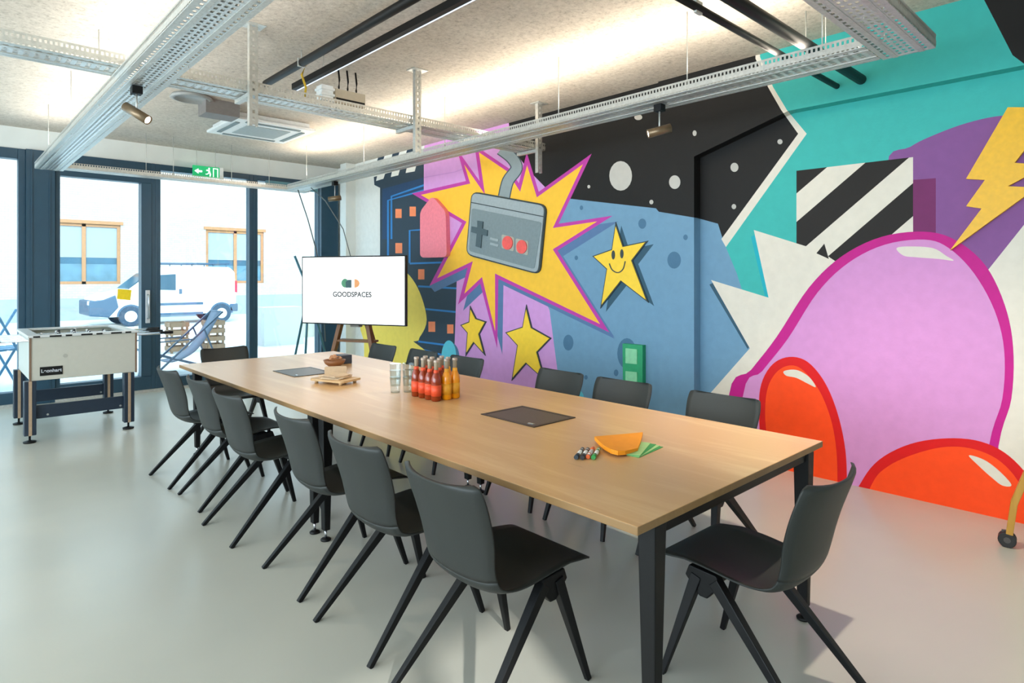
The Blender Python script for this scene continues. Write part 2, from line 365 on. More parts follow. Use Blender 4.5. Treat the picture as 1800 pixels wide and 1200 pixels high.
P('cream', [(1250, 492), (1351, 523), (1325, 404), (1440, 440), (1500, 480), (1700, 520), (1737, 474), (1800, 395), (1960, 240), (2600, 200), (2600, 1300), (1240, 1300), (1244, 696), (1318, 612)])
P('sblack', [(1435, 445), (1449, 428), (1457, 455)])
dome = smooth([(1280, 700), (1320, 650), (1365, 592), (1422, 505), (1480, 450), (1550, 416), (1625, 407), (1680, 422), (1732, 466), (1766, 535), (1781, 610), (1778, 700), (1755, 785), (1730, 1000), (1270, 1000)])
P('pinkline', dome)
P('pink', smooth([(1305, 700), (1340, 652), (1385, 595), (1437, 514), (1491, 462), (1555, 430), (1625, 421), (1668, 436), (1712, 480), (1748, 545), (1765, 615), (1762, 700), (1738, 785), (1710, 1000), (1285, 1000)]))
P('cream', smooth([(1576, 436), (1600, 433), (1640, 436), (1664, 450), (1676, 458), (1650, 455), (1610, 452), (1588, 449)]))
P('red', smooth([(1334, 725), (1338, 675), (1358, 640), (1388, 627), (1420, 636), (1450, 672), (1472, 725), (1486, 790), (1489, 860), (1489, 960), (1345, 960), (1338, 800)]))
P('orange', smooth([(1345, 725), (1350, 680), (1367, 652), (1390, 642), (1412, 651), (1440, 686), (1460, 735), (1470, 790), (1472, 860), (1470, 960), (1357, 960), (1350, 800)]))
P('cream', smooth([(1378, 652), (1400, 650), (1422, 662), (1434, 680), (1420, 674), (1400, 664), (1382, 660)]))
P('red', smooth([(1480, 920), (1512, 850), (1545, 808), (1600, 780), (1665, 770), (1725, 776), (1775, 802), (1815, 850), (1840, 920), (1830, 1050), (1480, 1050)]))
P('orange', smooth([(1500, 940), (1532, 852), (1560, 820), (1610, 797), (1665, 785), (1715, 790), (1760, 812), (1795, 855), (1815, 920), (1805, 1050), (1500, 1050)]))
P('cream', smooth([(1703, 800), (1730, 808), (1757, 828), (1778, 852), (1762, 853), (1742, 838), (1720, 818)]))
burst = [(724, 340), (819, 318), (803, 262), (843, 318), (834, 255), (896, 297), (912, 322), (926, 268), (947, 337), (1040, 270), (982, 393), (1077, 379), (980, 440), (1071, 584), (876, 490), (874, 612), (844, 498), (805, 535), (822, 470), (755, 502), (812, 392)]
P('shade', [(x + 9, y + 11) for x, y in burst[12:20]] + burst[12:20][::-1])
P('shade', [(x + 10, y + 10) for x, y in burst[10:14]] + burst[10:14][::-1])
P('magenta', burst); P('burst', inset(burst, 6))
P('cableline', stroke(smooth([(880, 262), (900, 278), (908, 296), (893, 318), (886, 346)], False), 22)); P('cable', stroke(smooth([(880, 262), (900, 278), (908, 296), (893, 318), (886, 346)], False), 18))
for q in ((1091, 309, 20, 26), (1186, 320, 10, 12), (1145, 355, 3.5, 4), (1122, 206, 7, 5), (1221, 234, 3.5, 5), (1291, 294, 7, 8), (1290, 363, 4, 4.5), (1371, 249, 4.5, 4.5), (1035, 328, 2.5, 3)): P('moon', ell(*q, n=20))
for q in ((1129, 393, 7, 9), (1205, 417, 4, 5), (1185, 457, 12, 15), (999, 602, 9, 14), (1102, 621, 17, 27), (1083, 655, 4, 6), (1030, 663, 3, 4), (1022, 365, 3, 4), (1013, 453, 3, 4)): P('dblue', ell(*q, n=20))
P('cyan', ell(1008, 697, 18, 14)); P('cyan', ell(760, 690, 12, 12))
star_a = [(1083, 390), (1097, 432), (1140, 423), (1113, 458), (1141, 532), (1093, 495), (1056, 542), (1067, 473), (1042, 450), (1076, 438)]
star_b = [(926, 535), (936, 575), (970, 594), (946, 619), (960, 670), (926, 639), (900, 669), (910, 607), (889, 584), (919, 574)]
star_c = [(827, 537), (838, 559), (856, 565), (844, 587), (854, 625), (834, 603), (819, 626), (822, 585), (810, 571), (825, 565)]
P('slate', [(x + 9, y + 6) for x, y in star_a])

# world lines of the relief
Yp = onX(1220, 400, XF).y
h0 = onX(1220, 275, XF); h1 = onX(1385, 195, XF); zb = h1.z; Ye = -.5
hn = Vector((h1.y - h0.y, 0, h1.z - h0.z))
front = [Vector((XF, Yp, 0)), Vector((XF, Yp, h0.z)), Vector((XF, h1.y, zb)), Vector((XF, Ye, zb))]
inner = [Vector((XW, p.y, p.z)) for p in front]
inner[0].z = front[0].z = -.0
# vertical pixel-extents
Ymax = YW
dom = [proj((XM, Ymax, 0)), proj((XM, onX(1157, 600, XM).y, 0)), proj((XM, onX(1157, 600, XM).y, CEIL)), proj((XM, Ymax, CEIL))]
def reg_poly(w_): return [proj(p) for p in w_]
Yseam = onX(1157, 600, XM).y; Yseam2 = onX(1157, 600, XF).y
REG = [  # polygon in pixels, plane point, plane normal
    (reg_poly([Vector((XM, Ymax, 0)), Vector((XM, Yseam, 0)), Vector((XM, Yseam, CEIL)), Vector((XM, Ymax, CEIL))]), (XM, 0, 0), (1, 0, 0)),
    (reg_poly([Vector((XF, Yseam2, 0)), front[0], front[1], front[2], front[3], Vector((XF, Ye, CEIL)), Vector((XF, Yseam2, CEIL))]), (XF, 0, 0), (1, 0, 0)),
    (reg_poly([front[0], inner[0], inner[1], front[1]]), (0, Yp, 0), (0, 1, 0)),
    (reg_poly([front[1], inner[1], inner[2], front[2]]), tuple(h0), tuple(Vector((0, h1.y - h0.y, h1.z - h0.z)).cross(Vector((1, 0, 0))))),
    (reg_poly([front[2], inner[2], inner[3], front[3]]), (0, 0, zb), (0, 0, 1)),
    (reg_poly([inner[0], Vector((XW, Ye, 0)), inner[3], inner[2], inner[1]]), (XW, 0, 0), (1, 0, 0)),
]
def inside(p, poly):
    x, y = p; r_ = False; n = len(poly); j = n - 1
    for i in range(n):
        xi, yi = poly[i]; xj, yj = poly[j]
        if (yi > y) != (yj > y) and x < (xj - xi) * (y - yi) / (yj - yi) + xi: r_ = not r_
        j = i
    return r_
def arrangement(polys):
    vv, ee = [], []
    for pl in polys:
        s = len(vv); vv += [Vector(p) for p in pl]; ee += [(s + i, s + (i + 1) % len(pl)) for i in range(len(pl))]
    o = delaunay_2d_cdt(vv, ee, [], 0, 1e-4); return o[0], o[2]
V, Fc = arrangement([r_[0] for r_ in REG] + [s[1] for s in SH])
bm = newbm(); cache = {}
bbx = [(min(p[0] for p in s[1]), max(p[0] for p in s[1]), min(p[1] for p in s[1]), max(p[1] for p in s[1])) for s in SH]
for f in Fc:
    cx = sum(V[i].x for i in f) / len(f); cy = sum(V[i].y for i in f) / len(f); ri = None
    for k, r_ in enumerate(REG):
        if inside((cx, cy), r_[0]): ri = k; break
    if ri is None: continue
    mi = 0
    for (c_, pl), bb in zip(reversed(SH), reversed(bbx)):
        if bb[0] <= cx <= bb[1] and bb[2] <= cy <= bb[3] and inside((cx, cy), pl): mi = c_; break
    vs_ = []
    for i in f:
        key = (ri, i)
        if key not in cache: cache[key] = bm.verts.new(hit(V[i].x, V[i].y, REG[ri][1], REG[ri][2]))
        vs_.append(cache[key])
    try: bm.faces.new(vs_).material_index = mi
    except ValueError: pass
for f in bm.faces:
    if f.normal.x > 0: f.normal_flip()
me = bpy.data.meshes.new('wall_right'); 
# solid wall behind the painted plaster + step at the seam + rest of the wall behind the camera
i0 = PN.index('white'); ib = PN.index('blue')
add_box(bm, XW + .003, XW + .2, YB, YW, 0, CEIL, i0)
add_box(bm, XM + .003, XW + .003, Yseam2, YW, 0, CEIL, i0)
add_box(bm, XF + .003, XW + .003, Yp + .003, Yseam2, 0, CEIL, ib)
add_box(bm, XF + .003, XW + .003, Ye, Yp, zb + .003 + (h1.z - h1.z), CEIL, i0)
add_box(bm, XF, XW + .003, YB, Ye, 0, CEIL, i0)
bm.to_mesh(me); bm.free()
for x in PM: me.materials.append(x)
wr = bpy.data.objects.new('wall_right', me); C.objects.link(wr); wr['kind'] = 'structure'

# raised cut-out boards fixed to the mural
def cut(poly, X, th, mi=0, bm=None, back=0.0):
    pts = [onX(u, v, X) for u, v in poly]
    pts = [Vector((X - back, p.y, p.z)) for p in pts]
    add_prism(bm, pts, (-th, 0, 0), mi)
def panel(name, poly, m, parent, th, back=0.0, X=XM, bevel=0):
    b = newbm(); cut(poly, X, th, 0, b, back); return obj(name, b, m, parent, bevel)
ylw = mat('yellow_board_paint', '#f6cd2c', .5, 0, .04, 20); outl = mat('dark_outline_paint', '#2b3a3e', .6)
lab = ('yellow smiling five-pointed star on the blue part of the mural', 'large plain yellow star on the lilac part of the mural', 'small plain yellow star at the left of the lilac mural field')
for k, st in enumerate((star_a, star_b, star_c)):
    c0 = onX(sum(p[0] for p in st) / 10, sum(p[1] for p in st) / 10, XM)
    t = thing('wall_star', lab[k], 'wall decoration', (XM, c0.y, c0.z), 0, 'yellow star boards on the mural')
    inv = Matrix.Translation(-Vector((XM, c0.y, c0.z)))
    b = newbm(); cut(st, XM, .010, 0, b); bmesh.ops.transform(b, matrix=inv, verts=b.verts); obj('outline_board', b, outl, t)
    b = newbm(); cut(inset(st, 1.9), XM, .006, 0, b, .010); bmesh.ops.transform(b, matrix=inv, verts=b.verts); obj('star_face', b, ylw, t)
    if k == 0:
        for (x, y) in ((1080, 448), (1095, 446)):
            b = newbm(); cut(ell(x, y, 3, 8, 16), XM, .003, 0, b, .016); bmesh.ops.transform(b, matrix=inv, verts=b.verts); obj('eye', b, outl, t)
        b = newbm(); cut(stroke(smooth([(1073, 463), (1078, 474), (1088, 479), (1097, 473), (1101, 459)], False), 1.8), XM, .003, 0, b, .016); bmesh.ops.transform(b, matrix=inv, verts=b.verts); obj('mouth', b, outl, t)
def round_poly(poly, r_, n=4):
    out = []
    for i in range(len(poly)):
        p, q, s = Vector(poly[i - 1]), Vector(poly[i]), Vector(poly[(i + 1) % len(poly)])
        a = q + (p - q).normalized() * r_; b = q + (s - q).normalized() * r_
        for k in range(n + 1):
            t = k / n; out.append(tuple(a * (1 - t) ** 2 + q * 2 * t * (1 - t) + b * t * t))
    return out
def at_wall(name, label, cat, u, v, X=XM):
    c0 = onX(u, v, X); t = thing(name, label, cat, (X, c0.y, c0.z)); t['_'] = 0; del t['_']
    inv = Matrix.Translation(-Vector((X, c0.y, c0.z)))
    def add(n, poly, m, th, back=0.0, parent=None, bevel=0):
        b = newbm(); cut(poly, X, th, 0, b, back); bmesh.ops.transform(b, matrix=inv, verts=b.verts); return obj(n, b, m, parent or t, bevel)
    return t, add
t, add = at_wall('game_controller_board', 'grey game controller cut-out with cross pad and red buttons on the yellow burst', 'wall decoration', 890, 410)
gp = [(831, 336), (963, 360), (951, 483), (821, 448)]
add('outline_board', round_poly(gp, 14), outl, .02)
add('body_face', inset(round_poly(gp, 13), 2.6), mat('controller_light_grey', '#98a5aa', .5), .01, .02)
add('inner_face', round_poly([(833, 366), (956, 391), (943, 473), (828, 441)], 5), mat('controller_grey', '#76868b', .5), .004, .03)
add('top_seam', stroke([(832, 356), (959, 381)], 1.6), outl, .002, .03)
g1 = mat('controller_dark_grey', '#41545b', .5)
add('cross_pad', [(844, 388), (854, 390), (853, 402), (862, 405), (861, 415), (852, 413), (850, 436), (841, 433), (843, 411), (833, 408), (834, 398), (844, 400)], g1, .012, .034)
for y in (0, 9): add('slot_button', stroke([(866, 419 + y), (880, 423 + y)], 4), mat('controller_light_grey', '#98a5aa'), .006, .034)
for (x, y) in ((897, 427), (922, 434)):
    pl = add('button_plate', round_poly([(x - 11, y - 15), (x + 11, y - 10), (x + 10, y + 15), (x - 11, y + 9)], 3), mat('controller_pale', '#a9a79c', .5), .004, .034)
    add('round_button', ell(x, y, 9, 12, 24), mat('button_red', '#e8554f', .4), .01, .038, pl)
t, add = at_wall('pink_panel', 'plain pink raised panel left of the grey controller on the mural', 'wall decoration', 769, 400)
add('board', round_poly([(745, 372), (766, 345), (790, 372), (792, 452), (745, 453)], 8), mat('pink_board', '#ea7d8e', .5), .06)
t, add = at_wall('green_block', 'green raised block of two framed squares at the foot of the blue mural', 'wall decoration', 1117, 650)
add('frame', [(1100, 603), (1135, 606), (1135, 716), (1101, 712)], mat('green_board', '#1f9a68', .5), .05)
for y in (0, 40): add('pale_square', [(1106, 611 + y), (1126, 613 + y), (1126, 639 + y), (1106, 637 + y)], mat('pale_green_board', '#86cfa2', .5), .008, .05)
t, add = at_wall('lightning_bolt', 'yellow lightning bolt board at the right end of the mural', 'wall decoration', 1760, 320, XW)
add('board', [(1773, 190), (1860, 190), (1785, 287), (1842, 291), (1773, 328), (1824, 330), (1672, 440), (1727, 367), (1700, 363), (1733, 317), (1700, 315)], mat('bolt_yellow', '#ecb402', .45), .03)

# ============================================================ CABLE TRAYS
def tray(name, label, axis, a0, a1, b0, b1, z=2.72, h=.07, slots=True):
    """perforated tray; local frame: length along local Y"""
    if axis == 'Y': t = thing(name, label, 'cable tray', ((b0 + b1) / 2, (a0 + a1) / 2, z), 0)
    else: t = thing(name, label, 'cable tray', ((a0 + a1) / 2, (b0 + b1) / 2, z), -PI / 2)
    Ln = (a1 - a0) / 2; W = (b1 - b0) / 2
    b = newbm(); add_box(b, -W, W, -Ln, Ln, 0, .0025)
    obj('tray_bottom', b, galv_y, t)
    for s in (-1, 1):
        b = newbm(); x = s * W
        add_box(b, x - .0015, x + .0015, -Ln, Ln, .0025, h); add_box(b, min(x, x - s * .014), max(x, x - s * .014), -Ln, Ln, h, h + .003)
        obj('side_flange', b, galv_s, t)
    # stiffening ribs of plain steel
    b = newbm()
    for x in (-W * .5, W * .5): add_box(b, x - .012, x + .012, -Ln, Ln, -.004, -.0005)
    for x in (-W + .014, W - .014): add_box(b, x - .014, x + .014, -Ln, Ln, -.0015, -.0003)
    for y in (-Ln + .01, Ln - .01): add_box(b, -W, W, y - .01, y + .01, -.0012, -.0002)
    obj('rib', b, galv, t)
    return t
T2 = tray('cable_tray', 'long galvanised cable tray running beside the mural wall', 'Y', 1.125, 8.44, 3.61, 3.88)
T1 = tray('cable_tray', 'wide galvanised cable tray running to the windows at the left', 'Y', .3, 8.75, .84, 1.10)
T3 = tray('cable_tray', 'narrow cable tray running along the top of the windows', 'X', 1.10, 3.95, 8.45, 8.65, 2.72, .06)
T4 = tray('cable_tray', 'galvanised cable tray crossing the room over the middle of the table', 'X', -3.2, 4.6, 4.42, 4.70, 2.80)
T5 = tray('cable_tray', 'wide galvanised cable tray over the near end at upper right', 'X', 1.5, 3.90, .87, 1.12, 2.72)
# linear uplights on the trays
def uplight(name, label, x, y0, y1, z, m):
    t = thing(name, label, 'light', (x, (y0 + y1) / 2, z)); hl = (y1 - y0) / 2
    b = newbm(); add_box(b, -.035, .035, -hl, hl, 0, .05); obj('housing', b, galv, t)
    b = newbm(); add_box(b, -.03, .03, -hl, hl, .05, .054); obj('diffuser', b, m, t)
em = mat('lit_diffuser', '#fff1dc', .5, 0, 0, 10, emit=2.0)
uplight('linear_uplight', 'linear uplight lying on the tray beside the mural wall', 3.745, 1.2, 8.2, 2.724, em)
uplight('linear_uplight', 'linear uplight lying on the wide tray at the left', .97, 1.3, 8.5, 2.724, em)
# suspension rods
RD = [(3.64, 1.35, 2.79, ''), (3.64, 2.20, 2.79, ''), (3.64, 3.35, 2.79, ''), (3.64, 4.85, 2.79, ''), (3.64, 6.4, 2.79, ''), (3.64, 7.9, 2.79, ''),
        (1.08, 3.9, 2.79, ''), (.86, 5.2, 2.79, ''), (.86, 6.4, 2.79, ''), (.86, 7.8, 2.79, ''), (1.9, 8.55, 2.78, ''), (2.9, 8.55, 2.78, ''), (2.2, 8.55, 2.78, ''), (3.4, 8.55, 2.78, ''), (.2, 4.56, 2.86, ''), (-.6, 4.56, 2.86, ''), (3.5, 1.0, 2.79, ''), (3.2, 1.0, 2.79, '')]
for k, (x, y, z0, lb) in enumerate(RD):
    b = newbm(); add_tube(b, [(0, 0, -.08 if z0 > 2.785 else -.06), (0, 0, CEIL - z0)], .004, 6)
    add_lathe(b, [(.009, 0.003), (.009, .012)], n=6)
    grp = ('holding the tray beside the mural wall' if k < 6 else 'holding the wide tray at the left' if k < 10 else 'holding the narrow tray above the windows' if k < 14 else 'holding the crossing tray at the left' if k < 16 else 'holding the near tray at upper right')
    st_, cnt = (0, 6) if k < 6 else (6, 4) if k < 10 else (10, 4) if k < 14 else (14, 2) if k < 16 else (16, 2)
    key = y if k < 10 else x
    order = sorted([RD[i][1] if k < 10 else RD[i][0] for i in range(st_, st_ + cnt)]); n_ = order.index(key)
    nth = ('nearest the camera', 'second from the camera', 'third from the camera', 'fourth from the camera', 'fifth from the camera', 'farthest from the camera') if k < 10 else ('leftmost of them', 'second from the left', 'third from the left', 'rightmost of them')
    nm = nth[-1] if n_ == cnt - 1 else nth[n_]
    o = obj('threaded_rod', b, rodm); o.location = (x, y, z0); tag(o, 'thin steel rod from the ceiling ' + grp.replace('holding the ', 'to the ').replace('tray beside the mural wall', 'mural-side tray').replace('wide tray at the left', 'wide left tray').replace('narrow tray above the windows', 'window tray').replace('crossing tray at the left', 'crossing tray').replace('near tray at upper right', 'near tray') + ', ' + nm, 'rod', 'threaded rods ' + grp)
# perforated U-profile hangers
for x, lb in ((1.63, 'perforated ceiling hanger left of the black ceiling pipes'), (3.0, 'perforated ceiling hanger in front of the far mural, middle of three'), (4.47, 'perforated ceiling hanger nearest the mural wall')):
    t = thing('ceiling_hanger', lb, 'bracket', (x, 4.37, 2.55), 0, 'perforated hangers of the crossing tray')
    pf = MATS.get('perf_hanger') or perforated('perf_hanger', '#c4c5bf', .06, .05, .018, .024, ('X', 'Z'))
    b = newbm(); add_box(b, -.03, .03, -.002, 0, 0, CEIL - 2.55 - .005); add_box(b, -.03, -.028, 0, .036, 0, CEIL - 2.555); add_box(b, .028, .03, 0, .036, 0, CEIL - 2.555)
    obj('profile', b, pf, t)
    b = newbm(); add_box(b, -.07, .07, -.05, .07, CEIL - 2.556, CEIL - 2.55); obj('ceiling_plate', b, galv, t)
    b = newbm(); add_box(b, -.018, .018, .0, .32, .215, .243); obj('tray_arm', b, galv, t)

# pipes
def pipe(name, label, p0, p1, r_, cat='pipe', m=black_metal, group=None):
    c_ = (Vector(p0) + Vector(p1)) / 2; b = newbm(); add_tube(b, [Vector(p0) - c_, Vector(p1) - c_], r_, 14)
    o = obj(name, b, m); o.location = c_; tag(o, label, cat, group); return o
def clips(o_, pts):
    for p in pts:
        b = newbm(); add_box(b, -.03, .03, -.008, .008, -.03, .035); add_tube(b, [(0, 0, .03), (0, 0, CEIL - p[2])], .004, 6)
        q = obj('pipe_clip', b, galv, o_); q.location = Vector(p) - o_.location
p1 = pipe('ceiling_pipe', 'thick black pipe running along the ceiling toward the windows', (2.08, 1.6, 3.15), (2.08, 5.3, 3.15), .03)
clips(p1, [(2.08, 2.6, 3.15), (2.08, 4.6, 3.15)])
t = thing('light_batten', 'slim black linear light with lit lower edge beside the ceiling pipe', 'light', (2.26, 3.4, 3.1))
b = newbm(); add_box(b, -.02, .02, -1.75, 1.75, 0, .05); obj('housing', b, black_metal, t)
b = newbm(); add_box(b, .0201, .032, -1.75, 1.75, .0, .03); obj('lit_edge', b, mat('lit_edge', '#cfe4ff', .5, emit=.9), t)
for y in (-1.2, 1.2):
    b = newbm(); add_tube(b, [(0, y, .05), (0, y, CEIL - 3.1)], .004, 6); obj('suspension_wire', b, rodm, t)
p2 = pipe('ceiling_pipe', 'thick dark pipe ending at the turquoise wall, upper right', (1.5, 1.5, 2.88), (4.745, 1.5, 2.88), .034)
clips(p2, [(3.05, 1.5, 2.88), (4.1, 1.5, 2.88)])
p3 = pipe('ceiling_pipe', 'thin dark pipe ending at the turquoise wall, beside the thick one', (1.5, 1.66, 2.87), (4.745, 1.66, 2.87), .02)
clips(p3, [(2.85, 1.66, 2.87), (4.2, 1.66, 2.87)])
# spotlights
def spot(label, base, body, aim, ln=.14, r_=.03, power=25, m=bronze):
    base = Vector(base); body = Vector(body); aim = Vector(aim).normalized()
    t = thing('spotlight', label, 'spotlight', base, 0, 'cylinder spotlights under the cable trays')
    b = newbm(); add_box(b, -.03, .03, -.03, .03, -.05, 0); obj('adapter', b, black_metal, t, .003)
    b = newbm(); add_tube(b, [(0.0, 0, -.05), body - base], .006, 8); obj('stem', b, galv, t)
    M = Matrix.Translation(body - base) @ aim.to_track_quat('Z', 'Y').to_matrix().to_4x4()
    b = newbm(); add_lathe(b, [(r_ * .6, -ln / 2), (r_, -ln / 2 + .004), (r_, ln / 2), (r_ * .85, ln / 2), (r_ * .8, ln / 2 - .012), (0, ln / 2 - .012)], n=24)
    bmesh.ops.transform(b, matrix=M, verts=b.verts); obj('lamp_body', b, m, t)
    b = newbm(); add_lathe(b, [(r_ * .78, ln / 2 - .01), (r_ * .78, ln / 2 - .006)], n=20); bmesh.ops.transform(b, matrix=M, verts=b.verts); obj('lens', b, mat('lit_lens', '#fff3dd', .4, emit=5), t)
    l = bpy.data.lights.new('spotlight_lamp', 'SPOT'); l.energy = power; l.color = WARM; l.spot_size = 1.5; l.spot_blend = .8; l.shadow_soft_size = .03
    o = bpy.data.objects.new('spotlight_lamp', l); C.objects.link(o); o.parent = t; o.location = (body - base) + aim * (ln / 2 + .02); o.rotation_euler = aim.to_track_quat('-Z', 'Y').to_euler()
def at_plane(u, v, X=None, Y=None, Z=None): return onX(u, v, X) if X is not None else onY(u, v, Y) if Y is not None else onZ(u, v, Z)
bs = onZ(240, 152, 2.715)
spot('bronze spotlight hanging under the wide tray at the left', bs, onZ(246, 201, 2.715) * 1 and (bs + Vector((.0, 0, -.17))), (.45, -.55, -.42), .19, .03, 30)
spot('bronze spotlight under the right tray, in front of the black mural field', (3.74, 2.48, 2.715), (3.74, 2.48, 2.53), (-.75, .75, -.28), .17, .031, 60)
spot('small bronze spotlight under the far end of the right tray', (3.74, 7.3, 2.715), (3.74, 7.3, 2.5), (-.8, .7, -.15), .16, .032, 30)
spot('large dark spotlight cut off by the top edge of the photo', (2.75, 1.42, CEIL - .001), (2.75, 1.42, 3.0), (.30, -.12, -.9), .28, .055, 125)

# ceiling cassette, round vent, boxes
t = thing('air_conditioner', 'white square ceiling air conditioner cassette near the windows', 'air conditioner', (2.75, 7.15, CEIL - .09))
W_ = mat('white_plastic', '#e6eaea', .4)
b = newbm(); add_box(b, -.45, .45, -.45, .45, 0, .03); add_box(b, -.40, .40, -.40, .40, .03, .0895); obj('housing', b, W_, t, .008)
b = newbm(); add_box(b, -.24, .24, -.24, .24, -.006, 0); obj('grille', b, mat('ac_grille', '#9aa5a6', .5), t)
for k in range(4):
    b = newbm(); M = Matrix.Rotation(k * PI / 2, 4, 'Z'); add_box(b, -.3, .3, -.385, -.34, -.008, -.0005, 0, M); obj('louvre', b, mat('ac_louvre', '#6d7d80', .5), t)
b = newbm(); add_lathe(b, [(.17, 0), (.19, -.03), (.15, -.04), (.14, -.015), (0, -.015)], n=32); o = obj('round_ceiling_vent', b, mat('vent_grey', '#8c8f8d', .5)); vp = onZ(337, 172, CEIL - .02); o.location = (vp.x, vp.y, CEIL); tag(o, 'round grey vent on the ceiling beside the wide tray', 'vent')
bx = onZ(385, 190, CEIL - .05); o = box('ceiling_box', -.16, .16, -.12, .12, -.14, 0, mat('box_grey', '#7c7876', .6)); o.location = (bx.x, bx.y, CEIL); tag(o, 'grey box on the ceiling between the round vent and the air conditioner', 'box')
# trunking boxes with cables on the crossing tray
t = thing('junction_box', 'beige junction box above the crossing tray', 'electrical box', (2.55, 4.75, 2.93))
bg_ = mat('beige_plastic', '#c3b6a0', .6)
b = newbm(); add_box(b, -.14, .14, -.05, .05, 0, .12); obj('box_body', b, bg_, t, .006)
b = newbm(); add_box(b, -.13, .13, -.055, -.05, .015, .045); obj('cover_slot', b, black_metal, t)
for x in (-.08, .0, .08):
    b = newbm(); add_tube(b, [(x, 0, .12), (x, 0, .15), (x + .02, .03, .22), (x + .02, .05, CEIL - 2.93)], .008, 8); obj('conduit', b, black_metal, t)
b = newbm(); add_box(b, -.1, .1, -.04, .04, -.065, 0); obj('bracket', b, galv, t)
t = thing('power_supply', 'white ribbed power supply unit beside the junction box', 'electrical box', (2.33, 4.72, 2.9))
b = newbm(); add_box(b, -.05, .05, -.05, .05, 0, .15); obj('unit_body', b, W_, t, .004)
for k in range(3):
    b = newbm(); add_box(b, -.06, .06, -.06, .06, .02 + k * .045, .04 + k * .045); obj('fin', b, W_, t, .004)
b = newbm(); add_box(b, -.03, .03, -.03, .03, -.035, 0); obj('foot', b, galv, t)
b = newbm(); add_tube(b, smooth([(0, 0), (.02, .12), (.0, .26), (.05, .36)], False) and [(0, 0, 0), (.015, .0, .1), (-.01, .02, .2), (.03, .02, .3), (.08, .0, CEIL - 2.8663)], .009, 8)
o = obj('yellow_cable', b, mat('yellow_cable', '#c9a91e', .5)); o.location = (2.1, 4.6, 2.8663); tag(o, 'yellow cable rising from the crossing tray to the ceiling', 'cable')

# exit sign
t = thing('exit_sign', 'green illuminated emergency exit sign hanging over the windows', 'sign', (2.72, 9.0, 2.93))
gm = mat('exit_green', '#0f9a5e', .4, emit=.55); wm = mat('exit_white', '#f2fff8', .4, emit=.9)
b = newbm(); add_box(b, -.17, .17, -.012, .012, -.075, .075); obj('panel', b, gm, t, .003)
b = newbm(); add_box(b, .17, .22, -.014, .014, -.08, .08); obj('lamp_end', b, W_, t)
def mark(name, polys):
    b = newbm()
    for pl in polys: add_prism(b, [Vector((x, -.0122, z)) for x, z in pl], (0, -.002, 0))
    obj(name, b, wm, t)
mark('arrow', [[(-.15, .0), (-.10, .035), (-.10, .012), (-.055, .012), (-.055, -.012), (-.10, -.012), (-.10, -.035)]])
mark('running_figure', [ell(.035, .048, .011, .011, 12), [(.0, .03), (.04, .034), (.048, .0), (.03, -.005), (.022, .016), (.0, .012)], [(.03, -.004), (.048, .0), (.06, -.03), (.05, -.06), (.038, -.055), (.042, -.03)], [(.03, 0), (.04, -.008), (.015, -.035), (-.01, -.035), (-.01, -.026), (.01, -.024)]])
mark('door', [[(.085, -.06), (.085, .06), (.15, .06), (.15, -.06), (.14, -.06), (.14, .05), (.095, .05), (.095, -.06)]])
for x in (-.12, .12):
    b = newbm(); add_tube(b, [(x, 0, .075), (x, 0, CEIL - 2.93)], .004, 6); obj('suspension_rod', b, rodm, t)

# ============================================================ CONFERENCE TABLE
oak = wood('oak_tabletop', '#a87c4c', '#d0a470', '#e2bf8e', 'Y', .28, .8)
oak_edge = wood('oak_edge', '#6f5433', '#8a6a42', '#9c7b50', 'Y', .5)
TX0, TX1, TY0, TY1, TZ = 1.515, 2.92, 1.08, 5.72, .765
t = thing('conference_table', 'long oak conference table with black tapered legs', 'table', ((TX0 + TX1) / 2, (TY0 + TY1) / 2, 0))
TC = Vector(((TX0 + TX1) / 2, (TY0 + TY1) / 2, 0)); hw, hl = (TX1 - TX0) / 2, (TY1 - TY0) / 2
b = newbm(); add_box(b, -hw, hw, -hl, hl, TZ - .027, TZ)
for f in b.faces: f.material_index = 0 if f.normal.z > .5 else 1
b.normal_update()
for f in b.faces: f.material_index = 0 if f.calc_center_median().z > TZ - .001 else 1
obj('tabletop', b, [oak, oak_edge], t, .003)
b = newbm()
for s in (-1, 1): add_box(b, s * (hw - .17) - .02, s * (hw - .17) + .02, -hl + .05, hl - .05, TZ - .075, TZ - .027)
for y in (-hl + .015, -hl + 2.21, -hl + 2.35, hl - .08): add_box(b, -hw + .15, hw - .15, y, y + .04, TZ - .066, TZ - .0271)
obj('frame', b, black_metal, t, .004)
for y in (-hl + .035, -hl + 2.23, -hl + 2.37, hl - .06):
    for s in (-1, 1):
        b = newbm(); x = s * (hw - .125)
        add_tube(b, [(x, y, .06), (x, y, TZ - .027)], [(.018, .022), (.033, .033)], sq=True, up=(0, 1, 0))
        lg = obj('leg', b, black_metal, t, .005)
        b = newbm(); add_lathe(b, [(.028, 0), (.03, .008), (.022, .014), (.006, .018), (.006, .06)], (x, y, 0), 16); obj('levelling_foot', b, chrome if 0 else black_metal, lg)
        b = newbm(); add_lathe(b, [(.0075, .018), (.0075, .06)], (x, y, 0), 10); obj('threaded_stem', b, chrome, lg)
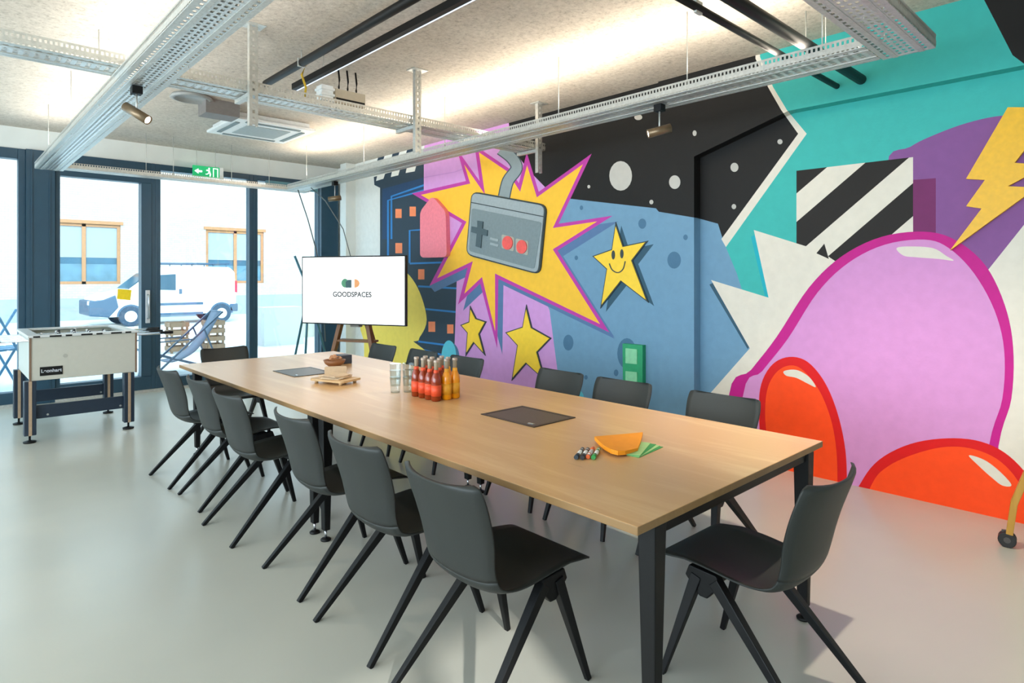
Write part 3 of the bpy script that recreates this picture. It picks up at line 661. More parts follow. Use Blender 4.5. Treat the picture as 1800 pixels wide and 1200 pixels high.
# flush power flaps
fl = mat('flap_brown_grey', '#4f4843', .4, .3, .08, 90)
for (cx, cy, lb) in ((2.30, 2.34, 'dark flush cable flap in the near half of the tabletop'), (2.10, 4.62, 'grey flush cable flap in the far half of the tabletop')):
    q = thing('cable_flap', lb, 'cable flap', (cx, cy, TZ), 0, 'cable flaps in the tabletop')
    b = newbm()
    for (a0, a1, c0, c1) in ((-.155, .155, -.20, -.18), (-.155, .155, .18, .20), (-.155, -.135, -.18, .18), (.135, .155, -.18, .18)): add_box(b, a0, a1, c0, c1, .0002, .004)
    obj('rim', b, mat('flap_rim', '#37302b', .4, .3), q)
    b = newbm(); add_box(b, -.134, .134, -.179, .179, .0002, .003); obj('lid', b, fl, q)
    b = newbm(); add_box(b, -.12, -.105, -.16, -.12, .003, .005); obj('catch', b, chrome, q)
b = newbm(); add_tube(b, [(0, 0, 0), (.02, .02, -.12), (.06, .05, -.2), (.03, .1, -.24), (-.03, .06, -.15), (-.02, 0, -.001)], .004, 8)
o = obj('hanging_cable', b, black_metal); o.location = (2.2, 3.0, TZ - .03); tag(o, 'black cable looping down beneath the conference table', 'cable')

# ============================================================ CHAIRS
def chair_shell():
    # profile (x forward, z up), half width, cup
    pr = [(.325, .438, .198), (.315, .443, .207), (.28, .447, .212), (.20, .443, .215), (.08, .428, .216), (-.02, .419, .213), (-.09, .424, .208), (-.138, .443, .20), (-.168, .482, .197), (-.187, .535, .197), (-.204, .60, .207), (-.226, .68, .217), (-.250, .75, .222), (-.268, .80, .216), (-.273, .814, .204), (-.275, .821, .184)]
    pts = []
    for k in range(len(pr) - 1):
        p0, p1, p2, p3 = pr[max(k - 1, 0)], pr[k], pr[k + 1], pr[min(k + 2, len(pr) - 1)]
        for q in range(3):
            s = q / 3; pts.append(tuple(.5 * (2 * p1[a] + (p2[a] - p0[a]) * s + (2 * p0[a] - 5 * p1[a] + 4 * p2[a] - p3[a]) * s * s + (3 * p1[a] - p0[a] - 3 * p2[a] + p3[a]) * s ** 3) for a in range(3)))
    pts.append(pr[-1]); return pts
shell_m = mat('charcoal_shell', '#2a2d2b', .5, 0, .06, 200, .05, spec=.4); leg_m = mat('black_leg', '#07080a', .5, 0, .1, spec=.3)
def shell_part(rows, NC=13):
    b = newbm(); top = []; bot = []; n = len(rows); th = .011
    for i, (x, z, hwid) in enumerate(rows_all): pass
    for (i, (x, z, wd)) in rows:
        a = rows_all[max(i - 1, 0)]; c = rows_all[min(i + 1, len(rows_all) - 1)]
        tg = Vector((c[0] - a[0], 0, c[1] - a[1])).normalized(); nn = Vector((tg.z, 0, -tg.x))   # toward the sitter (up/forward)
        if nn.z < -.2 or (abs(nn.z) < .3 and nn.x < 0): nn = -nn
        up = min(1, max(0, (z - .46) / .15)); rt, rb = [], []
        for k in range(NC):
            s = -1 + 2 * k / (NC - 1)
            cup = (.018 * (1 if x < .2 else max(0, 1 - (x - .2) / .12)) + .028 * up) * abs(s) ** 2.4 + .012 * (1 - up) * (1 if x < .1 else max(0, 1 - (x - .1) / .15)) * abs(s) ** 3
            p = Vector((x, s * wd, z)) + nn * cup
            rt.append(b.verts.new(p)); rb.append(b.verts.new(p - nn * th * (1 if abs(s) < .99 else .6)))
        top.append(rt); bot.append(rb)
    for i in range(len(rows) - 1):
        for k in range(NC - 1):
            b.faces.new((top[i][k], top[i][k + 1], top[i + 1][k + 1], top[i + 1][k])); b.faces.new((bot[i][k + 1], bot[i][k], bot[i + 1][k], bot[i + 1][k + 1]))
        b.faces.new((bot[i][0], top[i][0], top[i + 1][0], bot[i + 1][0])); b.faces.new((top[i][-1], bot[i][-1], bot[i + 1][-1], top[i + 1][-1]))
    for k in range(NC - 1):
        b.faces.new((bot[0][k], bot[0][k + 1], top[0][k + 1], top[0][k])); b.faces.new((top[-1][k], top[-1][k + 1], bot[-1][k + 1], bot[-1][k]))
    for f in b.faces: f.smooth = True
    return b
rows_all = chair_shell(); SPLIT = 24
def make_chair():
    t = thing('conference_chair', '', 'chair')
    en = list(enumerate(rows_all))
    obj('seat', shell_part(en[:SPLIT + 1]), shell_m, t); obj('backrest', shell_part(en[SPLIT:]), shell_m, t)
    for s in (-1, 1):
        for (fx, ax) in ((-.29, .11), (.29, .165)):
            b = newbm(); add_tube(b, [(fx, s * .222, 0), (fx + (ax - fx) * .97, s * .172, .40)], [(.0105, .0105), (.021, .019)], sq=True, up=(0, 1, 0)); obj('leg', b, leg_m, t, .003)
        b = newbm(); add_prism(b, [Vector((x, s * .172 - .014, z)) for x, z in ((.07, .395), (.09, .425), (.2, .43), (.215, .39), (.155, .33), (.125, .33))], (0, .028, 0)); obj('side_bracket', b, leg_m, t, .004)
    b = newbm(); add_box(b, .085, .19, -.17, .17, .392, .412); add_box(b, -.06, .1, -.05, .05, .395, .408); obj('seat_support', b, leg_m, t, .003)
    return t
chair0 = make_chair(); used = False
def place_chair(x, y, rz, label, group):
    global used
    if not used:
        used = True; chair0.location = (x, y, 0); chair0.rotation_euler = (0, 0, rz); chair0['label'] = label; chair0['group'] = group; return chair0
    return dup(chair0, (x, y, 0), rz, label, group)
gl = 'chairs along the window-facing left side of the table'
ords = ['nearest the camera', 'second from the camera', 'third from the camera', 'fourth from the camera', 'fifth from the camera', 'farthest from the camera']
for k, (y, x, a) in enumerate([(1.72, 1.50, .0), (2.34, 1.51, .02), (2.98, 1.53, -.02), (3.80, 1.49, .03), (4.47, 1.53, 0), (5.09, 1.50, .04)]):
    place_chair(x, y, a, 'charcoal shell chair on the left long side of the table, ' + ords[k], 'charcoal shell chairs on the left side of the table')
for k, (y, x, a) in enumerate([(1.76, 3.07, 0), (2.45, 3.06, .03), (3.02, 3.07, -.02), (4.07, 3.06, .02), (4.72, 3.07, 0), (5.38, 3.06, .03)]):
    place_chair(x, y, PI + a, 'charcoal shell chair on the mural side of the table, ' + ords[k], 'charcoal shell chairs on the mural side of the table')
place_chair(2.24, 1.035, PI / 2 - .02, 'charcoal shell chair at the near end of the table', 'charcoal shell chairs at the table ends')
place_chair(2.05, 5.98, -PI / 2 + .05, 'charcoal shell chair at the far end of the table by the windows', 'charcoal shell chairs at the table ends')

# ============================================================ TABLE TOP ITEMS
# bottles
lw = mat('amber_drink', '#8a2c06', .12, 0, .1, 40, spec=.7); oj = mat('orange_juice', '#f59a0a', .15, 0, .06, 40, spec=.7); rl = mat('red_label', '#e2502a', .5, 0, .12, 50)
cg = thin_glass('bottle_glass', '#cdd8d4'); capm = mat('bottle_cap', '#b7a79a', .4, .4); yl = mat('yellow_label', '#eea62a', .5, 0, .1, 50)
def bottle(kind):
    t = thing('drink_bottle', '', 'bottle'); liq, lbm = (lw, rl) if kind == 'a' else (oj, yl)
    b = newbm(); add_lathe(b, [(.026, 0), (.03, .005), (.03, .12), (.027, .14), (.016, .165), (.013, .185)], n=18); obj('filled_body', b, liq, t)
    b = newbm(); add_lathe(b, [(.0131, .185), (.013, .225), (.014, .228)], n=16); obj('glass_neck', b, mat('pale_bottle_neck', '#a9a08c', .15, 0, .1), t)
    b = newbm(); add_lathe(b, [(.0306, .03), (.0306, .095)], n=18); obj('label_band', b, lbm, t)
    b = newbm(); add_lathe(b, [(.0168, .158), (.0138, .184)], n=16); obj('neck_label', b, lbm, t)
    b = newbm(); add_lathe(b, [(.0155, .228), (.016, .232), (.015, .242), (.0, .243)], n=14); obj('cap', b, capm, t)
    return t
first = {}
rowsn = ['front row', 'second row', 'third row', 'back row']; coln = ['at its left end', 'left of centre', 'right of centre', 'at its right end']
for i in range(3):
    for j in range(4):
        kind = 'b' if (i >= 1 and j == 3) or (i == 2 and j == 2) else 'a'
        if i == 2 and j == 0: continue
        x = 2.19 + i * .07 + random.uniform(-.003, .003); y = 3.21 - j * .07 + random.uniform(-.003, .003)
        lb = ('yellow juice bottle in the ' if kind == 'b' else 'red-labelled amber drink bottle in the ') + rowsn[i if i < 2 else 3] + ' of the bottle cluster, ' + coln[j]
        g = 'juice bottles on the table' if kind == 'b' else 'amber drink bottles on the table'
        if kind not in first:
            first[kind] = bottle(kind); q = first[kind]; q.location = (x, y, TZ + .0002); q['label'] = lb; q['group'] = g
        else: dup(first[kind], (x, y, TZ + .0002), random.uniform(0, 6), lb, g)
# stacked tumblers
tg = thin_glass('tumbler_glass', '#eef4f4', .12)
def tumbler():
    b = newbm(); add_lathe(b, [(0.0, .004), (.026, .003), (.029, .0), (.030, .012), (.0365, .098), (.0372, .1), (.0355, .1)], n=24)
    return obj('drinking_glass', b, tg)
g0 = tumbler(); k = 0
for (gx, gy, nm) in ((2.16, 3.40, 'left'), (2.23, 3.36, 'right')):
    for (lv, nm2) in ((0, 'bottom'), (1, 'middle'), (2, 'top')):
        o = g0 if k == 0 else g0.copy()
        if k: C.objects.link(o)
        k += 1; o.location = (gx, gy, TZ + .0002 + lv * .042); tag(o, 'clear drinking glass, %s of the %s-hand stack beside the bottles' % (nm2, nm), 'glass', 'stacked drinking glasses beside the bottles')
# snack bowl, dark box, kraft napkins on board
t = thing('snack_bowl', 'small wooden bowl heaped with snacks at the far end of the table', 'bowl', tuple(onZ(588, 645, TZ)))
b = newbm(); add_lathe(b, [(.035, 0), (.075, .03), (.09, .06), (.084, .06), (.068, .033), (0, .02)], n=28); obj('bowl', b, wood('bowl_wood', '#6a3d20', '#8e5a33', '#a87044', 'X', .5, 3), t)
b = newbm()
for k in range(26):
    a = random.uniform(0, 6.28); rr = random.uniform(0, .062); c_ = Vector((rr * math.cos(a), rr * math.sin(a), .062 + .03 * (1 - rr / .07) + random.uniform(0, .008)))
    bmesh.ops.create_icosphere(b, subdivisions=1, radius=random.uniform(.011, .017), matrix=Matrix.Translation(c_) @ Matrix.Diagonal((1, .7, .6, 1)))
s_ = obj('snacks', b, mat('snack_tan', '#c58f66', .7, 0, .25, 60), t); s_['kind'] = 'stuff'
q = onZ(612, 641, TZ); o = box('dark_box', -.05, .05, -.06, .06, 0, .075, mat('dark_grey_box', '#3a4150', .5), None, .006); o.location = (q.x + .02, q.y + .12, TZ); tag(o, 'small dark grey box behind the snack bowl', 'box')
c0 = onZ(590, 672, TZ)
t = thing('serving_board', 'pale wooden serving board beside the far cable flap', 'board', tuple(c0), .35)
b = newbm(); pl = round_poly([(-.1, -.15), (.1, -.15), (.1, .15), (-.1, .15)], .03); add_prism(b, [Vector((x, y, .018)) for x, y in pl], (0, 0, .014)); obj('board', b, wood('board_wood', '#b08a5c', '#c8a474', '#d9b98c', 'X', .5, 2), t)
for (x, y) in ((-.07, -.11), (.07, -.11), (.07, .11), (-.07, .11)):
    b = newbm(); add_lathe(b, [(.012, 0), (.014, .018)], (x, y, 0), 12); obj('foot', b, MATS['board_wood'], t)
kraft = mat('kraft_paper', '#cdb393', .8, 0, .06, 40)
for k, (dx, a, lb) in enumerate(((.0, .1, 'bottom'), (.01, .3, 'middle'), (-.008, -.05, 'top'))):
    b = newbm(); n = 6
    for i in range(n):
        pass
    add_box(b, -.075, .075, -.08, .08, 0, .006); bmesh.ops.subdivide_edges(b, edges=b.edges[:], cuts=3, use_grid_fill=True)
    for v in b.verts: v.co.z += .006 * (v.co.x / .075) ** 2 * (1 if k == 2 else 0)
    o = obj('paper_napkin', b, kraft); o.location = c0 + Vector((dx, 0, .0325 + k * .0065)); o.rotation_euler = (0, 0, .35 + a); tag(o, 'folded kraft paper napkin, %s of the pile on the serving board' % lb, 'napkin', 'paper napkins on the serving board')
t = thing('paper_packet', 'pale paper packet leaning behind the serving board', 'packet', tuple(onZ(590, 661, TZ)), -.5)
b = newbm(); add_prism(b, [Vector((x, y, 0)) for x, y in ((-.08, -.015), (.08, -.015), (.07, .03), (-.07, .03))], (0, .01, .07)); obj('packet_body', b, kraft, t, .003)
# markers
mk = mat('marker_body', '#e3e3de', .35)
def marker(loc, a, col, lb):
    t = thing('marker_pen', lb, 'marker', loc, a, 'marker pens on the table')
    def cyl(n, x0, x1, r_, m):
        b = newbm(); add_tube(b, [(x0, 0, .0095), (x1, 0, .0095)], r_, 14); obj(n, b, m, t)
    cm = mat('marker_' + col, {'black': '#1a1a1c', 'green': '#1e8a3c', 'orange': '#e86a30', 'dark': '#20303a'}[col], .35)
    cyl('barrel', -.052, .03, .0082, mk); cyl('cap', .03, .066, .0092, cm); cyl('end_plug', -.062, -.052, .0086, cm); cyl('colour_band', -.034, -.024, .0086, cm)
mp = onZ(1034, 800, TZ)
for k, (q, dy, a, col, lb) in enumerate(((-.036, .0, 3.64, 'dark', 'marker pen with dark cap, leftmost of the four'), (-.013, -.004, 3.66, 'black', 'marker pen with black cap, second from the left'), (.010, .004, .52, 'orange', 'marker pen with orange cap between the black and green ones'), (.033, -.002, 3.64, 'green', 'marker pen with green cap, rightmost of the four'))):
    marker((mp.x + q * C_ + dy * S_, mp.y - q * S_ + dy * C_, TZ + .0002), a, col, lb)
# orange cards, green cards
oc = mat('orange_card', '#f79a12', .6, 0, .03)
A = [onZ(*p, TZ) for p in ((1046, 776), (1127, 768), (1123, 796), (1083, 801))]
cc = sum(A, Vector()) / 4
t = thing('card_stack', 'curled stack of orange moderation cards on the near half of the table', 'cards', tuple(cc + Vector((0, 0, .009))))
b = newbm(); pl = smooth([tuple((p - cc).xy) for p in A] , True, 6)
g_ = [onZ(*p, TZ) - cc for p in ((1045, 777), (1085, 772), (1130, 768), (1126, 783), (1121, 796), (1112, 799), (1099, 803), (1086, 804), (1074, 801), (1062, 794), (1052, 785))]
for lv in range(4):
    add_prism(b, [Vector((p.x, p.y, .0003 + lv * .0025)) for p in g_], (0, 0, .0021))
for v in b.verts: v.co.z += .012 * max(0, min(1, (v.co - g_[3]).xy.length / .22)) ** 2 * (v.co.z / .014)
obj('cards', b, oc, t)
gc = mat('green_card', '#a9d68e', .6, 0, .03); gd = mat('green_card_edge', '#3f9a52', .6)
G0 = onZ(1106, 801, TZ)
for k, (u, v) in enumerate(((1133, 771), (1145, 774), (1153, 776), (1160, 778))):
    e_ = onZ(u, v, TZ) - G0; ln = .21; w_ = .045; b = newbm(); add_box(b, 0, ln, -w_, w_ * .25, 0, .0016)
    o = obj('green_card', b, gc if k % 2 == 0 else gd); o.location = (G0.x, G0.y, TZ + .0003 + (3 - k) * .0019); o.rotation_euler = (0, 0, math.atan2(e_.y, e_.x))
    tag(o, ('pale' if k % 2 == 0 else 'darker') + ' green card fanned out beside the orange cards, ' + ('top', 'second from the top', 'second from the bottom', 'bottom')[k], 'card', 'green cards beside the orange cards')

# ============================================================ DISPLAY ON WOODEN TRIPOD
DC = Vector((3.60, 6.60, 0)); aim = math.atan2(-S_, -C_)
th_ = -YAW - .245 + PI     # rotation so that local -Y faces the camera, turned slightly
rzs = -(YAW) - math.radians(20)
t = thing('display_screen', 'large flat display with a white company slide on the wooden tripod', 'screen', (DC.x, DC.y, 1.345), rzs)
b = newbm(); add_box(b, -.715, .715, 0, .045, -.405, .405); obj('casing', b, black_metal, t, .004)
b = newbm(); add_box(b, -.70, .70, -.003, .0, -.39, .39); obj('panel', b, mat('lit_screen', '#ffffff', .3, 0, 0, 5, emit=.6), t)
MT = Matrix.Translation((-.0, -.0035, -.05)) @ Matrix.Rotation(PI / 2, 4, 'X')
text_mesh('lettering', 'GOODSPACES', .083, mat('screen_text', '#151515', .6), t, MT)
def logo(name, poly, col, y=-.0035):
    b = newbm(); add_prism(b, [Vector((x, y, z)) for x, z in poly], (0, -.0006, 0)); obj(name, b, mat('logo_' + name, col, .5), t)
logo('green_disc', ell(-.095, .085, .052, .052, 28), '#4f9068')
logo('dark_square', [(-.085, .03), (-.005, .03), (-.005, .125), (-.05, .125), (-.085, .10)], '#2d4f52', -.0042)
logo('pale_bar', [(.012, .035), (.03, .035), (.03, .13), (.012, .13)], '#ece6dc')
logo('orange_half_disc', [(.035, .03)] + [(.035 + .07 * math.sin(a), .082 + .052 * math.cos(a) * -1) for a in [PI * k / 14 for k in range(15)]] + [(.035, .134)], '#f0a060')
walnut = wood('walnut', '#5a3a20', '#7d5230', '#96683f', 'Z', .45)
b2 = Vector((DC.x, DC.y, 0)) + Vector((-S_ * -.14, .14, 0))
t = thing('tripod_stand', 'brown wooden tripod stand carrying the display', 'stand', (b2.x, b2.y, 0), rzs)
for (fx, fy, tx) in ((-.42, -.05, -.12), (.42, -.05, .12), (.12, .6, .06)):
    b = newbm(); add_tube(b, [(fx, fy, 0), (tx, .04, 1.25)], [(.02, .03), (.028, .034)], sq=True, up=(0, 1, 0)); obj('leg', b, walnut, t, .004)
b = newbm(); add_box(b, -.16, .16, -.02, .1, 1.22, 1.27); obj('head', b, walnut, t, .005)
b = newbm(); add_box(b, -.26, .26, -.02, .14, .72, .745); obj('shelf', b, walnut, t, .004)
b = newbm(); add_box(b, -.06, .06, .02, .1, .90, .98); obj('shelf_box', b, mat('grey_box_small', '#8a857c', .5), t, .004)
# display cable and thin wire from the tray
b = newbm(); p0 = onX(607, 310, 3.75); pe = DC + Vector((.06, .12, 1.70)); add_tube(b, [Vector((3.75, 8.0, 2.709)) , (3.76, 7.6, 2.5), (3.75, 7.1, 2.1), pe], .006, 8)
tag(obj('display_cable', b, mat('grey_cable', '#5d6566', .5)), 'grey cable hanging from the tray down to the display', 'cable')
b = newbm(); add_tube(b, [(3.70, 8.3, 2.709), onY(541, 385, 8.2), onY(556, 440, 8.05), onY(566, 500, 7.9), onY(572, 600, 7.8)], .008, 8)
tag(obj('thin_cable', b, MATS['grey_cable']), 'thin cable hanging in front of the right window, left of the display cable', 'cable')
# coat stand
cs = mat('petrol_blue_wood', '#3f7282', .5)
q = onZ(537, 668, 0); q = Vector((3.95, 8.5, 0))
t = thing('coat_stand', 'petrol blue coat stand of crossed poles by the window', 'coat stand', tuple(q), -.6)
for k in range(3):
    a = k * 2 * PI / 3 + .5; ca, sa = math.cos(a), math.sin(a)
    b = newbm(); add_tube(b, [(ca * .34, sa * .34, 0), (ca * .06, sa * .06, 1.1), (-ca * .02 , -sa * .02, 1.35), (-ca * .2, -sa * .2, 1.8)], .016, 10); obj('pole', b, cs, t)
b = newbm(); add_lathe(b, [(.07, 1.14), (.07, 1.17)], n=16); obj('ring', b, cs, t)

# ============================================================ FOOSBALL TABLE
fx0, fx1, fy0, fy1 = .645, 1.48, 7.06, 8.09
t = thing('foosball_table', 'grey football table on dark legs by the windows', 'football table', ((fx0 + fx1) / 2, (fy0 + fy1) / 2, 0))
hx, hy = (fx1 - fx0) / 2, (fy1 - fy0) / 2
cabm = mat('pale_grey_laminate', '#b9b8ad', .5, 0, .02); dk = mat('dark_blue_leg', '#1c2a3a', .4); al = mat('brushed_strip', '#b39a80', .4, .3)
b = newbm()
for (a0, a1, c0, c1) in ((-hx, hx, -hy, -hy + .03), (-hx, hx, hy - .03, hy), (-hx, -hx + .03, -hy + .03, hy - .03), (hx - .03, hx, -hy + .03, hy - .03)): add_box(b, a0, a1, c0, c1, .56, .95)
obj('cabinet', b, cabm, t, .004)
box('playfield', -hx + .031, hx - .031, -hy + .031, hy - .031, .78, .80, mat('green_field', '#5a8a68', .4), t)
b = newbm()
for (a0, a1, c0, c1) in ((-hx - .02, hx + .02, -hy - .02, -hy + .07), (-hx - .02, hx + .02, hy - .07, hy + .02), (-hx - .02, -hx + .07, -hy + .07, hy - .07), (hx - .07, hx + .02, -hy + .07, hy - .07)): add_box(b, a0, a1, c0, c1, .9505, .972)
obj('rim', b, mat('rim_grey', '#c9cccb', .35), t, .004)
for k in range(7):
    b = newbm(); add_box(b, -hx + .02 + k * .12, -hx + .02 + k * .12 + (.09 if k % 2 else .05), -hy - .0215, -hy - .02, .9515, .966); obj('rim_mark', b, black_metal, t)
for sx in (-1, 1):
    b = newbm(); add_box(b, sx * hx - .008, sx * hx + .008, -hy - .006, -hy + .01, .555, .95); obj('corner_strip', b, mat('brown_strip', '#7a6250', .4), t)
for sx in (-1, 1):
    for sy in (-1, 1):
        x, y = (-hx + .0 if sx < 0 else hx - .06), sy * (hy - .03); b = newbm(); add_box(b, x - .045, x + .045, y - .045, y + .045, .07, .5598); lg = obj('leg', b, dk, t, .006)
        b = newbm(); add_box(b, x - .012, x + .012, y - .048, y - .0451, .07, .5598); obj('leg_strip', b, al, lg)
        b = newbm(); add_lathe(b, [(.048, 0), (.05, .014), (.03, .02), (.009, .024), (.009, .07)], (x, y, 0), 18); obj('levelling_foot', b, black_metal, lg)
for sy in (-1, 1):
    b = newbm(); y = sy * (hy - .03); add_box(b, -hx + .04, hx - .10, y - .012, y + .012, .21, .33)
    cb = obj('crossbar', b, dk, t, .003)
    for sx in (-1, 1):
        b = newbm(); add_lathe(b, [(.01, 0), (.01, .004)], n=10); bmesh.ops.transform(b, matrix=Matrix.Translation((sx * (hx - .13), y - .0122, .24)) @ Matrix.Rotation(PI / 2, 4, 'X'), verts=b.verts); obj('bolt', b, chrome, cb)
bd = box('badge', -hx + .07, -hx + .24, -hy - .004, -hy - .0002, .60, .68, black_metal, t)
text_mesh('badge_lettering', 'Leonhart', .042, mat('badge_white', '#b9bdc4', .5), bd, Matrix.Translation((-hx + .155, -hy - .0045, .642)) @ Matrix.Rotation(PI / 2, 4, 'X'), extrude=.0003)
b = newbm(); add_tube(b, [(-hx + .26, -hy - .003, .77), (-hx + .26, -hy - .0002, .77)], .018, 16); obj('lock', b, mat('lock_grey', '#a5a49a', .5), t)
fig = [mat('player_black', '#1d2028', .4), mat('player_white', '#dfe3e6', .4)]
for k in range(8):
    y = -hy + .13 + k * (2 * hy - .26) / 7; side = 1 if k % 2 else -1; sh = random.uniform(-.06, .06)
    b = newbm(); add_tube(b, [(-hx - .2 + sh - (.06 if side < 0 else 0), y, .915), (hx + .2 + sh + (.06 if side > 0 else 0), y, .915)], .008, 8); rd = obj('rod', b, chrome, t)
    hx0 = (hx + .2 + sh + .06) * 1 if side > 0 else -hx - .2 + sh - .06
    b = newbm(); add_tube(b, [(hx0, y, .915), (hx0 + side * .12, y, .915)], [.014, .017], 10); obj('handle', b, black_metal, rd)
    for q in range((1, 2, 3, 5, 5, 3, 2, 1)[k]):
        b = newbm()
        n_ = (1, 2, 3, 5, 5, 3, 2, 1)[k]; x = (q - (n_ - 1) / 2) * .13 + sh
        add_box(b, x - .012, x + .012, y - .01, y + .01, .84, .935); add_lathe(b, [(.0, .935), (.011, .94), (.011, .955), (0, .963)], (x, y, 0), 8)
        obj('player_figure', b, fig[k % 2], rd)

# whiteboard easel leg with castor at the right edge
t = thing('rolling_easel', 'wooden leg with black castor of a rolling easel at the right edge', 'easel', (4.38, .63, 0), -1.45)
golden = wood('golden_oak', '#9a6a1c', '#b98a30', '#cfa24a', 'Z', .45)
b = newbm(); add_tube(b, [(0, 0, .075), (.02, 0, .25), (.13, 0, .6), (.3, 0, 1.1)], [(.016, .032)] * 4, sq=True, up=(0, 1, 0)); obj('leg', b, golden, t, .003)
b = newbm(); add_tube(b, [(.82, 0, .075), (.80, 0, .25), (.69, 0, .6), (.52, 0, 1.1)], [(.016, .032)] * 4, sq=True, up=(0, 1, 0)); obj('leg', b, golden, t, .003)
b = newbm(); add_box(b, .28, .54, -.015, .015, 1.08, 1.14); obj('crosspiece', b, golden, t)
for x in (-.01, .83):
    cs_ = []
    b = newbm(); add_tube(b, [(x, -.028, .042), (x, -.008, .042)], .042, 20); add_tube(b, [(x, .008, .042), (x, .028, .042)], .042, 20); wl = obj('castor_wheel', b, mat('castor_rubber', '#1b1817', .5), t, .004)
    b = newbm(); add_box(b, x - .025, x + .02, -.006, .006, .035, .09); add_tube(b, [(x, -.03, .042), (x, -.0285, .042)], .016, 12); obj('castor_fork', b, mat('castor_grey', '#4a4542', .4), wl)

# ============================================================ OUTSIDE
pav = mat('pale_paving', '#cdd0d0', .8, 0, .06, 3)
bm = newbm(); add_box(bm, -30, 50, YW + .12, 26.5, -.12, -.02); o = struct('floor_outside', bm, pav); tag(o, 'pale street and pavement outside the windows', 'street')
brick = bpy.data.materials.new('white_brick'); brick.use_nodes = True; N = brick.node_tree.nodes; L = brick.node_tree.links
b_ = N['Principled BSDF']; b_.inputs['Roughness'].default_value = .85; tc = N.new('ShaderNodeTexCoord'); mp_ = N.new('ShaderNodeMapping'); mp_.inputs['Rotation'].default_value = (PI / 2, 0, 0)
L.new(tc.outputs['Object'], mp_.inputs[0]); bt = N.new('ShaderNodeTexBrick'); bt.inputs['Scale'].default_value = 3; bt.inputs['Color1'].default_value = lin('#a8a29d'); bt.inputs['Color2'].default_value = lin('#b6b0ab'); bt.inputs['Mortar'].default_value = lin('#958f8a'); bt.inputs['Mortar Size'].default_value = .015
L.new(mp_.outputs[0], bt.inputs['Vector']); L.new(bt.outputs['Color'], b_.inputs['Base Color'])
fac = mat('pale_render', '#bdbab7', .85, 0, .02, 4)
bld = thing('facade_building', 'white brick building across the street', 'building', (3, 26.4, 0))
larch = mat('orange_timber', '#a5764e', .6, 0, .08, 10); pane_m = mat('reflecting_pane', '#2e566b', .2, 0, .25, 1.2); blind = mat('grey_blind', '#8e979d', .6)
WN = []
for (u0, u1, v0, v1) in ((92, 212, 386, 497), (362, 486, 395, 500)):
    a = onY(u0, v0, 26.4); c_ = onY(u1, v1, 26.4); WN.append((a.x - 3, c_.x - 3, 1.25, 3.4))
WN = [(WN[0][0] - .2, WN[0][1], 1.25, 3.4), (WN[1][0], WN[1][0] + 2.3, 1.25, 3.4), (-9.5, -7.2, 1.25, 3.4), (12.0, 14.3, 1.25, 3.4)]
b = newbm(); xs = sorted([(w_[0], w_[1]) for w_ in WN]); cur = -25
for (a, c_) in xs: add_box(b, cur, a, 0, .4, -.1, 9.5); cur = c_
add_box(b, cur, 25, 0, .4, -.1, 9.5)
for (a, c_) in xs: add_box(b, a, c_, 0, .4, -.1, 1.25); add_box(b, a, c_, 0, .4, 3.4, 9.5)
obj('wall', b, brick, bld)
b = newbm(); add_box(b, -25, 25, -.04, 0, -.1, .75); obj('plinth', b, mat('grey_plinth', '#8d979f', .8, 0, .05, 4), bld)
for (a, c_, z0, z1) in WN:
    b = newbm(); mid = (a + c_) / 2
    for q in ((a, a + .1, z0, z1), (c_ - .1, c_, z0, z1), (mid - .06, mid + .06, z0, z1)): add_box(b, q[0], q[1], .05, .15, q[2], q[3])
    add_box(b, a + .1, c_ - .1, .05, .15, z0, z0 + .1); add_box(b, a + .1, c_ - .1, .05, .15, z1 - .1, z1); add_box(b, a - .08, c_ + .08, -.03, .06, z1, z1 + .12)
    wf = obj('window_frame', b, larch, bld)
    b = newbm(); add_box(b, a + .1, c_ - .1, .12, .13, z0 + .1, z1 - .1); obj('window_pane', b, pane_m, wf)
    b = newbm(); add_box(b, a + .1, c_ - .1, .10, .115, z0 + .95, z1 - .1); obj('roller_blind', b, blind, wf)
    b = newbm(); add_box(b, a + .1, c_ - .1, .10, .115, z0 + .1, z0 + .72); obj('pane_reflection', b, mat('pane_reflection', '#55798a', .5, 0, .2, 3), wf)  # pale blue reflection in the lower pane, put in as a coloured sheet
# low wall beyond the right window
o = box('garden_wall', -1.4, 1.4, -.15, .15, 0, .75, mat('beige_low_wall', '#b9b2a2', .85, 0, .08, 5)); q = onZ(490, 620, 0); o.location = (7.9, 15.2, -.02); tag(o, 'low beige wall outside the right-hand window', 'wall')
o = box('concrete_planter', -.45, .45, -.3, .3, 0, .85, fac); o.location = (5.75, 13.9, -.02); tag(o, 'pale concrete planter outside, right of the crates', 'planter')

# van
vx0, vy = 3.45, 22.0
t = thing('delivery_van', 'white delivery van parked across the street', 'van', (vx0, vy, -.02))
vw = mat('van_white', '#e4e6e6', .3, 0, .02); vb = mat('van_bumper', '#3a556c', .5, 0, .05); vg = mat('van_glass', '#1d4558', .1); tyre = mat('tyre_rubber', '#2a3f52', .7); hub = mat('hub_white', '#d5d9dc', .4)
side = [(.05, .38), (.0, .62), (.08, .85), (.28, .98), (.95, 1.12), (1.55, 1.62), (1.8, 1.80), (2.3, 1.88), (3.95, 1.86), (4.12, 1.7), (4.18, 1.0), (4.16, .38), (3.95, .32), (.25, .30)]
b = newbm(); add_prism(b, [Vector((x, 0, z)) for x, z in side], (0, 1.75, 0)); obj('body', b, vw, t, .05, 3)
b = newbm(); add_prism(b, [Vector((x, -.012, z)) for x, z in ((1.25, 1.14), (1.68, 1.58), (2.28, 1.62), (2.28, 1.1))], (0, .01, 0)); obj('side_window', b, vg, t)
